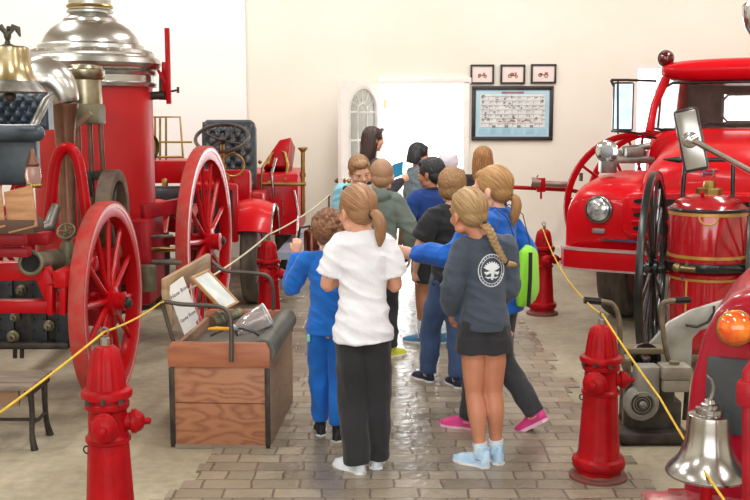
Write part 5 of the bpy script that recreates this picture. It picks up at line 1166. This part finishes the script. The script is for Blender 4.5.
tag(bk.build('folded_leaflet', mat('bright_blue_paper', '#2f9fd0', .5)), 'bright blue folded leaflet held up by the long dark haired woman', 'leaflet')
# 10 dark bobbed child by the door
person('child with a dark bob in a grey blue jacket standing in the bright doorway', gp(416, 10.45), R_(-75), 1.38, 'a', 'bob', HBK,
       top=dict(m=GBJ, g=.026, hem=.40, name='jacket', sr=.038, flare=.014), bottom=dict(kind='long', m=BLKP, name='trousers'), shoes=dict(m=BS, sole=WSO),
       pose=dict(head=(0, .018, .92), hpitch=-12, anL=(-.05, .05, .045), anR=(.05, -.20, .085), knR=(.05, -.03, .27), fpR=40), vox=.006)
# 11 hooded child
person('small child with a pale lavender hood up in the doorway', gp(447, 9.85), R_(-20), 1.33, 'b', 'bun', None,
       top=dict(m=LAV, g=.022, hem=.44, hoodup=True, name='hooded_jacket', sr=.035), bottom=dict(kind='long', m=DENIM, name='jeans'), shoes=dict(m=WS, sole=WSO), pose=dict(head=(0, .01, .915)), vox=.006)
# 12 child with a striped sleeve
STR = bpy.data.materials.new('striped_knit'); STR.use_nodes = True
nt = STR.node_tree; tc = nt.nodes.new('ShaderNodeTexCoord'); wv = nt.nodes.new('ShaderNodeTexWave'); wv.bands_direction = 'Z'; wv.inputs['Scale'].default_value = 9
cr = nt.nodes.new('ShaderNodeValToRGB'); cr.color_ramp.interpolation = 'CONSTANT'; cr.color_ramp.elements[0].color = (*lin('#e6e4ea'), 1); cr.color_ramp.elements[1].color = (*lin('#4b5566'), 1); cr.color_ramp.elements[1].position = .5
nt.links.new(tc.outputs['Object'], wv.inputs['Vector']); nt.links.new(wv.outputs['Fac'], cr.inputs['Fac']); nt.links.new(cr.outputs[0], nt.nodes['Principled BSDF'].inputs['Base Color'])
# 13 auburn girl by the wall
person('child with long auburn hair and a dark top facing the wall below the chart', gp(481, 9.4), R_(-8), 1.375, 'b', 'long', HAU,
       top=dict(m=BRNC, g=.016, hem=.46), bottom=dict(kind='long', m=DENIM, name='jeans'), shoes=dict(m=WS, sole=WSO), pose=dict(head=(0, .01, .92), hairlen=-.2), vox=.006)
# ------------------------------------------------------------------ hydrants
def hydrant(label, x, y, h, rz=0, col=REDH, outs=((0, -1, .046, .085), (1, 0, .036, .10)), wk=1.):
    k = h/.73; t = thing('fire_hydrant', label, 'hydrant', (x, y, 0), rz); s = Matrix.Diagonal((k*wk, k*wk, k, 1))
    def B(name, mb, m, par=None, **kw): mb.bm.transform(s); return mb.build(name, m, par or t, **kw)
    def oct_(a, z): return 1.0+.035*abs(cos(4*a)) if z < .40 else 1
    B('barrel', MB().lathe([(.098, .03), (.10, .05), (.112, .06), (.117, .078), (.112, .096), (.096, .105), (.090, .13), (.074, .39), (.082, .395), (.084, .408), (.074, .416), (.072, .43), (.072, .495), (.082, .505), (.083, .52), (.076, .528), (.074, .54), (.06, .545)], seg=64, mod=oct_), col)
    B('foot_flange', MB().lathe([(.128, 0), (.13, .018), (.105, .024), (.10, .034)], seg=40), mat('dusty_red_flange', '#7d3b34', .7, col2='#6a4a40', scale=18))
    B('bonnet', MB().lathe([(.07, .535), (.094, .54), (.096, .552), (.092, .562), (.072, .568), (.068, .60), (.060, .655), (.052, .685), (.036, .702), (.018, .706)], seg=80, mod=lambda a, z: 1+.028*cos(16*a) if .565 < z < .69 else 1), col)
    B('operating_nut', MB().lathe([(.018, .70), (.018, .728), (.014, .732), (.001, .733)], seg=6), mat('bare_bolt', '#8f8678', .5, .6))
    for (dx, dy, r, L) in outs:
        c = V(dx*.055, dy*.055, .455)
        n = B('outlet', MB().lathe([(r*.8, 0), (r*.8, L*.3), (r*1.1, L*.34), (r*1.12, L*.5), (r*.95, L*.58), (r*.9, L*.66), (r*.6, L*.78), (r*.35, L*.82)], c, (dx, dy, 0), 28), col)
        B('cap_nut', MB().lathe([(r*.34, L*.78), (r*.34, L*1.02), (r*.2, L*1.06), (.001, L*1.07)], c, (dx, dy, 0), 5), col, n)
    for bx_ in ((0, -.093, .54), (.06, -.07, .535), (-.06, -.07, .535)): B('flange_bolt', MB().box(bx_, (.015, .013, .016)), IRON)
    m = MB(); m.ring((-.078, -.02, .37), (.3, 1, 0), .012, .003, seg=16); B('chain_ring', m, IRON)
    m = MB(); m.ring((0, 0, .748), (.3, 1, 0), .014, .0035, seg=18); B('rope_eye', m, STEEL)
    return t
hx1 = P(107, 400, 3.75).x
hydrant('red hydrant nearest the camera beside the bench, its cap crossed by yellow rope', hx1, 3.75, .845, R_(6), wk=.85)
hydrant('leaning red hydrant standing on the concrete next to the grey petrol engine', G(598, 478).x+.0, G(598, 478).y, .745, R_(-28), outs=((0, -1, .050, .075), (.9, .45, .036, .09)))
hydrant('red hydrant behind the lime drawstring bag at the right edge of the bricks', G(542, 314).x, G(542, 314).y, .745, R_(10))
hydrant('red hydrant half hidden behind the wooden seat box, in front of the antique truck', P(269, 300, 7.9).x, 7.9, .735, R_(-14))
# ------------------------------------------------------------------ ropes
YR = mat('yellow_rope', '#d9b53c', .7, col2='#c9a026', scale=40, bump=.3); PR = mat('pale_cream_rope', '#d8d0b4', .7, col2='#c9c0a0', scale=40, bump=.3)
def rope(pts, r, m, name, label, grp=None):
    q = []
    for (a, b, sag) in zip(pts[:-1], pts[1:], [.03]*9):
        a, b = Vector(a), Vector(b)
        for i in range(14):
            t = i/14; q.append(a.lerp(b, t)-V(0, 0, 4*sag*(a-b).length*.35*t*(1-t)))
    q.append(Vector(pts[-1])); o = MB().tube(q, r, seg=8).build(name, m); tag(o, label, 'rope'); return o
h1 = V(hx1, 3.75, .868); h3 = P(542, 226, G(542, 314).y); h2 = V(G(598, 478).x, G(598, 478).y, .765); h4 = V(P(269, 300, 7.9).x, 7.9, .755)
rope([P(-40, 441, 3.1), h1-V(0, .01, .0), P(160, 303, 4.98), P(184, 292, 5.6)], .0044, YR, 'barrier_rope', 'yellow barrier rope running from the bench past the nearest hydrant to the seat box')
rope([P(184, 292, 5.6), h4, P(329, 195, 10.9)], .0062, PR, 'barrier_rope', 'pale cream rope running behind the seat box up towards the open door')
rope([h3, P(557, 262, 7.0), P(585, 300, 5.3), h2, P(660, 398, 3.95), P(724, 500, 3.1), P(740, 530, 2.9)], .0045, YR, 'barrier_rope', 'yellow barrier rope hanging down between the two hydrants by the engines')
sp = P(329, 196, 10.9); so_ = thing('rope_post', 'thin steel post holding the far end of the pale rope by the wall', 'post', (sp.x, 10.9, 0))
MB().cyl((0, 0, 0), (0, 0, sp.z), .010).build('pole', STEEL, so_); MB().lathe([(.12, 0), (.12, .012), (.03, .03), (.01, .04)]).build('base', IRON, so_); MB().ell((0, 0, sp.z), .018).build('finial', STEEL, so_)
# ------------------------------------------------------------------ wooden seat box with exhibits
x0, x1, ya, yb, zt = -1.025, -.525, 5.03, 5.90, .545
bx = thing('seat_box', 'oak wagon seat box with iron arm rails and an open top', 'seat box', ((x0+x1)/2, (ya+yb)/2, 0))
def o_(name, mb, m, par=None, **k): return mb.build(name, m, par or bx, world=True, **k)
RO = Matrix.Identity(3); tk_ = .022
for yy in (ya+tk_/2, yb-tk_/2):
    o_('end_panel', MB().box(((x0+x1)/2, yy, .01+(zt-.12)/2), (x1-x0, tk_, zt-.12)), OAKR, bevel=.002)
    o_('rim_board', MB().prism([(-.255, 0), (.255, 0), (.255, .09), (.235, .125), (-.235, .125), (-.255, .09)], ((x0+x1)/2, yy-(.012 if yy < 5.4 else -.012), zt-.125), (1, 0, 0), (0, 0, 1), .024), mat('red_oak_rim', '#ab6b4b', .45, col2='#94573c', scale=3, bump=.15, stretch=(1.4, 1.4, 9)), bevel=.003)
o_('panel_joint', MB().box(((x0+x1)/2, ya-.001, .235), (x1-x0-.05, .003, .004)), mat('dark_joint', '#5a3424', .7))
for xx in (x0+tk_/2, x1-tk_/2): o_('side_panel', MB().box((xx, (ya+yb)/2, .01+(zt-.05)/2), (tk_, yb-ya-.05, zt-.05)), OAK, bevel=.002)
o_('floor_board', MB().box(((x0+x1)/2, (ya+yb)/2, .02), (x1-x0-.04, yb-ya-.04, .02)), OAK)
for xx in (x0-.002, x1-.022): o_('iron_strap', MB().box((xx+.012, ya-.004, .21), (.026, .008, .41)), IRON, bevel=.002)
o_('bottom_strip', MB().box(((x0+x1)/2, ya-.002, .012), (x1-x0+.02, .012, .02)), mat('worn_grey_wood', '#8a7768', .7))
LIN = mat('grey_zinc', '#6f716c', .45, .7, col2='#5b5c58', scale=6, bump=.1)
m = MB(); m.box(((x0+x1)/2-.03, (ya+yb)/2, zt-.10), (x1-x0-.12, yb-ya-.06, .012)); m.tube([V(x1-.035, ya+.02, zt-.05), V(x1-.035, yb-.02, zt-.05)], [(.062, .062)]*2, seg=24); o_('zinc_liner', m, LIN)
# back board
bk0, bk1 = V(x0-.03, ya+.05, .80), V(x0+.02, yb+.0, .82)
m = MB(); m.tube([bk0, bk1], [(.014, .052)]*2, sq=True); m.bar(bk0+V(0, .02, .0), V(x0-.01, ya+.09, .60), .028, .07); o_('back_board', m, mat('tan_back_board', '#a98a68', .5, col2='#8f7254', scale=4, bump=.15, stretch=(6, 1, 6)), bevel=.006)
IR = mat('arm_rail_iron', '#5b554e', .45, .6)
q = interp([(p, .01) for p in (V(x0+.02, ya+.05, .50), V(x0-.03, ya+.04, .70), P(161, 303, ya+.02), P(180, 305, ya), P(205, 306, ya-.01), P(221, 308, ya-.01), P(229, 315, ya-.02), P(231, 330, ya-.03), P(231, 362, ya-.03))], 5); o_('arm_rail', MB().tube([a for a, _ in q], [(.011, .011)]*len(q), seg=10), IR)
q = interp([(p, .01) for p in (P(203, 262, yb), P(216, 271, yb), P(240, 273, yb), P(256, 275, yb), P(263, 281, yb), P(265, 295, yb), P(265, 320, yb))], 5); o_('arm_rail', MB().tube([a for a, _ in q], [(.011, .011)]*len(q), seg=10), IR)
m = MB()
for py in (340, 350): m.lathe([(.012, 0), (.010, .008), (.001, .010)], P(231, py, ya-.024), (0, -1, 0), 12)
o_('carriage_bolts', m, IRON)
bx.rotation_euler = (0, 0, R_(-3)); bx.location = bx.location+Vector((.025, .012, 0))
# text helper
def text(s, size, M, m, parent, name='lettering', ext=.0008, parentworld=True):
    cu = bpy.data.curves.new('t', 'FONT'); cu.body = s; cu.size = size; cu.align_x = 'CENTER'; cu.align_y = 'CENTER'; cu.extrude = ext
    o = bpy.data.objects.new('t', cu); COL.objects.link(o); dg = bpy.context.evaluated_depsgraph_get(); me = bpy.data.meshes.new_from_object(o.evaluated_get(dg)); bpy.data.objects.remove(o)
    me.transform(M); me.materials.clear(); me.materials.append(m)
    if parent is not None: me.transform(W[parent.name].inverted())
    me.name = name; return link(name, me, parent, smooth=False)
def plane_M(o, ex, ey):
    ex = Vector(ex).normalized(); n = ex.cross(Vector(ey)).normalized(); ey = n.cross(ex)
    M = Matrix.Identity(4)
    for i in range(3): M[i][0] = ex[i]; M[i][1] = ey[i]; M[i][2] = n[i]; M[i][3] = o[i]
    return M
# white card
A_, B_, C_, D_ = P(168, 286, 5.15), P(184, 277, 5.24), P(199, 322, 5.3), P(183, 337, 5.2)
cen = (A_+B_+C_+D_)/4; ex = ((B_-A_)+(C_-D_)).normalized(); ey = ((A_-D_)+(B_-C_)).normalized(); wd = ((B_-A_).length+(C_-D_).length)/2; ht = ((A_-D_).length+(B_-C_).length)/2
sg = thing('name_card', 'white lettered card leaning inside the seat box below the back board', 'sign', tuple(cen))
Mp = plane_M(cen, ex, ey); e1 = Vector((Mp[0][0], Mp[1][0], Mp[2][0])); e2 = Vector((Mp[0][1], Mp[1][1], Mp[2][1])); nn = Vector((Mp[0][2], Mp[1][2], Mp[2][2]))
hw_, hh_ = wd/2, ht/2
MB().prism([(-hw_, -hh_), (hw_*.55, -hh_), (hw_*.6, -hh_*.86), (hw_, -hh_*.8), (hw_, hh_), (-hw_, hh_)], cen, e1, e2, .004).build('card', WHITEP, sg, world=True)
INK = mat('grey_ink', '#6d6a70', .7)
for s, sz, v in (('Hose Box', .030, .58), ('from', .015, .05), ('Santa Rosa', .0255, -.46)): text(s, sz, plane_M(cen+e2*hh_*v+nn*.003, e1, e2), INK, sg)
# wooden picture frame lying in the box
A_, B_, C_, D_ = P(192, 278, 5.3), P(207, 268.5, 5.5), P(239, 304, 5.45), P(222, 311, 5.25)
cen = (A_+B_+C_+D_)/4; ex = ((B_-A_)+(C_-D_)).normalized(); ey = ((A_-D_)+(B_-C_)).normalized(); wd = ((B_-A_).length+(C_-D_).length)/2; ht = ((A_-D_).length+(B_-C_).length)/2
pf = thing('picture_frame', 'narrow wooden frame around a pale print leaning in the seat box', 'picture frame', tuple(cen)); Mp = plane_M(cen, ex, ey); e1 = Vector((Mp[0][0], Mp[1][0], Mp[2][0])); e2 = Vector((Mp[0][1], Mp[1][1], Mp[2][1])); nn = Vector((Mp[0][2], Mp[1][2], Mp[2][2]))
m = MB(); hw_, hh_ = wd/2, ht/2; b = .014
for (cx, cy, sx, sy) in ((0, hh_-b/2, wd, b), (0, -hh_+b/2, wd, b), (-hw_+b/2, 0, b, ht-2*b), (hw_-b/2, 0, b, ht-2*b)): m.prism([(-sx/2, -sy/2), (sx/2, -sy/2), (sx/2, sy/2), (-sx/2, sy/2)], cen+e1*cx+e2*cy, e1, e2, .016)
m.build('frame', mat('light_frame_wood', '#b38a58', .5, col2='#9b7546', scale=6), pf, world=True, bevel=.002)
MB().prism([(-hw_+b, -hh_+b), (hw_-b, -hh_+b), (hw_-b, hh_-b), (-hw_+b, hh_-b)], cen, e1, e2, .004).build('print', mat('faded_print', '#c3ccca', .4, col2='#e2e6e2', scale=9), pf, world=True)
# clear funnel, wrench and strap
gc = P(252, 322, 5.35)
gl = thing('glass_chimney', 'clear glass chimney lying on the zinc liner of the seat box', 'glass chimney', tuple(gc)); ax = V(.75, .25, .35).normalized(); GLS = mat('clear_glass', '#ffffff', .05, trans=.85)
MB().lathe([(.03, -.10), (.05, -.04), (.062, .05), (.064, .09), (.060, .09), (.058, .05), (.046, -.04), (.027, -.10)], (0, 0, .0), ax, 28).build('chimney', GLS, gl); MB().ring(ax*.09, ax, .062, .004, seg=32).build('rim', mat('white_rim', '#e8ecec', .2), gl); MB().ring(-ax*.1, ax, .028, .006, seg=24).build('collar', STEEL, gl)
wn = thing('hand_tool', 'hand tool with a yellow grip lying in the seat box', 'tool', tuple(P(220, 329, 5.12)))
MB().tube([V(-.06, 0, 0), V(-.02, 0, .002), V(.055, .0, 0)], [.006, .011, .009]).build('grip', mat('yellow_handle', '#d99a1e', .4), wn); MB().tube([V(.055, 0, 0), V(.09, .0, -.004)], [.009, .012]).build('ferrule', STEEL, wn)
sv = thing('dark_strap', 'curled black strap lying along the front of the seat box top', 'strap', tuple(P(234, 332, 5.17)))
MB().tube([V(-.12, 0, -.02), V(-.05, 0, .012), V(.04, 0, .02), V(.10, 0, .0), V(.12, .02, -.02)], [(.012, .006)]*5, seg=8).build('band', BLACK, sv); MB().ell((.0, -.01, .025), (.016, .016, .016)).build('buckle', mat('pale_blue_disc', '#aebdd6', .3), sv)
lt = thing('brass_nozzle', 'dull grey hose nozzle lying beside the clear chimney', 'nozzle', tuple(P(226, 318, 5.4))); MB().lathe([(.035, -.08), (.045, -.06), (.045, -.02), (.03, 0), (.024, .06), (.03, .07), (.03, .09)], (0, 0, 0), (.6, .5, .15), 24).build('nozzle_body', OLIVE, lt); MB().ring(V(.6, .5, .15).normalized()*-.04, (.6, .5, .15), .046, .006).build('nozzle_collar', STEEL, lt)
# ------------------------------------------------------------------ bench at the left edge
ba = G(36, 447); bb_ = G(48, 434); zt = .33
bn = thing('slatted_bench', 'low slatted wooden bench with dark iron legs at the left edge', 'bench', (ba.x-.5, 5.2, 0))
def n_(name, mb, m, **k): return mb.build(name, m, bn, world=True, **k)
bxr = ba.x; SL = mat('weathered_slat', '#8a7c6e', .7, col2='#6e6256', scale=5, bump=.3, stretch=(1, 8, 8))
for i, y in enumerate((5.0, 5.085, 5.17, 5.255)): n_('slat', MB().box((bxr-.62, y, zt), (1.29, .075, .026)), SL, bevel=.004)
for xx in (bxr, bxr-1.2):
    m = MB(); m.bar((xx, 4.98, zt-.03), (xx, 5.28, zt-.03), .035, .03)
    n_('leg_frame', m, IRON, bevel=.003)
    for yy, dy in ((5.02, -.0), (5.24, .02)):
        q = interp([(V(xx, yy, zt-.03), .017), (V(xx+.005, yy-dy, zt*.6), .014), (V(xx+.0, yy+dy*.5, zt*.25), .014), (V(xx+.01, yy+dy*1.5, .0), .02)], 4); n_('leg', MB().tube([a for a, _ in q], [r for _, r in q], seg=8), IRON)
    n_('leg_brace', MB().tube([V(xx, 5.02, zt*.42), V(xx, 5.13, zt*.38), V(xx, 5.25, zt*.42)], .009), IRON)
m = MB(); m.box((bxr-.62, 4.99, zt-.055), (1.15, .02, .08)); n_('apron', m, mat('brown_apron', '#8a6a50', .6))
n_('stretcher', MB().cyl((bxr, 5.13, zt*.38), (bxr-1.2, 5.13, zt*.38), .008), IRON)
# ------------------------------------------------------------------ framed pictures on the back wall
FB = mat('black_frame', '#2c2a2c', .4)
def wallpic(label, px0, py0, px1, py1, fw, paint, name='framed_picture'):
    a = P(px0, py0, WALLY-.02); b = P(px1, py1, WALLY-.02); cx, cz = (a.x+b.x)/2, (a.z+b.z)/2; w_, h_ = b.x-a.x, a.z-b.z
    t = thing(name, label, 'picture', (cx, WALLY-.02, cz)); m = MB()
    for (x, z, sx, sz) in ((0, h_/2-fw/2, w_, fw), (0, -h_/2+fw/2, w_, fw), (-w_/2+fw/2, 0, fw, h_-2*fw), (w_/2-fw/2, 0, fw, h_-2*fw)): m.box((x, 0, z), (sx, .03, sz))
    m.build('frame', FB, t, bevel=.003); paint(t, w_-2*fw, h_-2*fw); return t
MATB = mat('ivory_mat', '#f3e6e0', .7, col2='#efe0d8')
TRC = [mat('print_red', '#b4746a', .8), mat('print_brown', '#a08468', .8), mat('print_dark', '#6e605c', .8)]
def engine_print(kind):
    def f(t, w_, h_):
        MB().box((0, .004, 0), (w_, .01, h_)).build('print', MATB, t); m = MB(); m2 = MB(); u = w_/12
        def wh(x, z, r): m2.ring((x, -.004, z), (0, 1, 0), r, .004, seg=18, rs=4)
        if kind == 0: m.box((0, -.003, -u*.6), (u*5, .004, u*.7)); m.box((u*1.0, -.003, u*.3), (u*1.2, .004, u*1.2)); m.box((-u*1.6, -.003, -.0*u), (u*1.4, .004, u*.7)); wh(-u*1.8, -u*1.2, u*.6); wh(u*1.8, -u*1.2, u*.7)
        elif kind == 1: m.box((-.3*u, -.003, 0), (u*2.2, .004, u*1.8)); m.box((u*1.7, -.003, u*.2), (u*1, .004, u*1.6)); m.box((0, -.003, -u*.8), (u*5, .004, u*.4)); wh(-u*1.6, -u*.9, u*.95); wh(u*2.0, -u*1.2, u*.7)
        else: m.box((-u*1.5, -.003, 0), (u*1.6, .004, u*1.0)); m.box((u*1.5, -.003, u*.3), (u*1.6, .004, u*1.2)); m.box((0, -.003, -u*.5), (u*5, .004, u*.5)); wh(-u*1.9, -u*.7, u*.8); wh(u*1.5, -u*.9, u*1.0)
        m.build('engine_drawing', TRC[0], t); m2.build('engine_wheels', TRC[1 if kind == 1 else 2], t)
    return f
wallpic('small framed print of a low red engine, nearest the doorway', 470.5, 64.5, 494, 84, .022, engine_print(0))
wallpic('small framed print of a tall wheeled engine, middle of the row of three', 500.5, 64.5, 525, 84, .022, engine_print(1))
wallpic('small framed print of two linked wagons, farthest from the doorway', 531, 64, 556, 83.5, .022, engine_print(2))
def chart(t, w_, h_):
    MB().box((0, .004, 0), (w_, .012, h_)).build('blue_sheet', mat('pale_blue_sheet', '#bcdfea', .6, col2='#a8d2e2', scale=3), t)
    MB().box((.0, -.003, .055*h_), (w_*.88, .004, h_*.70)).build('chart_ground', mat('pale_chart', '#e9ecea', .7), t)
    MB().box((0, -.005, h_*.445), (w_*.30, .004, h_*.04)).build('title_bar', mat('mauve_title', '#b0748c', .7), t)
    rr = random.Random(9); ln = MB(); dk = MB(); rd = MB()
    for i in range(7):
        z = h_*(.36-.095*i); ln.box((0, -.0055, z), (w_*.86, .003, .004))
        for j in range(9): 
            x = w_*(-.41+.1*j+rr.uniform(-.02, .02)); ln.box((x, -.0055, z-.02), (.004, .003, .035)); 
            if rr.random() < .8: ln.box((x+.02, -.0055, z-.012), (.035, .003, .006))
    for i in range(34): ln.box((w_*rr.uniform(-.42, .42), -.006, h_*rr.uniform(-.2, .38)), (rr.uniform(.012, .03), .003, rr.uniform(.012, .03)))
    for i in range(4): ln.box((w_*(-.25+.17*i), -.006, -h_*.28), (.04, .003, .03))
    for i in range(14): rd.box((w_*rr.uniform(-.3, .42), -.006, -h_*rr.uniform(.15, .19)), (.03, .003, .008))
    ln.build('chart_lines', mat('grey_chart_lines', '#8b9496', .7), t); rd.build('red_captions', mat('red_captions', '#b06a6a', .7), t)
    m = MB()
    for i in range(6): m.box((w_*(-.42+.16*i)+.02, -.004, -h_*.39), (w_*.12, .003, h_*.12))
    m.build('caption_blocks', mat('blue_caption', '#a9d4e4', .7), t)
wallpic('large pale blue family tree chart of engines in a wide black frame', 472, 86, 552.5, 140.5, .045, chart, 'framed_chart')
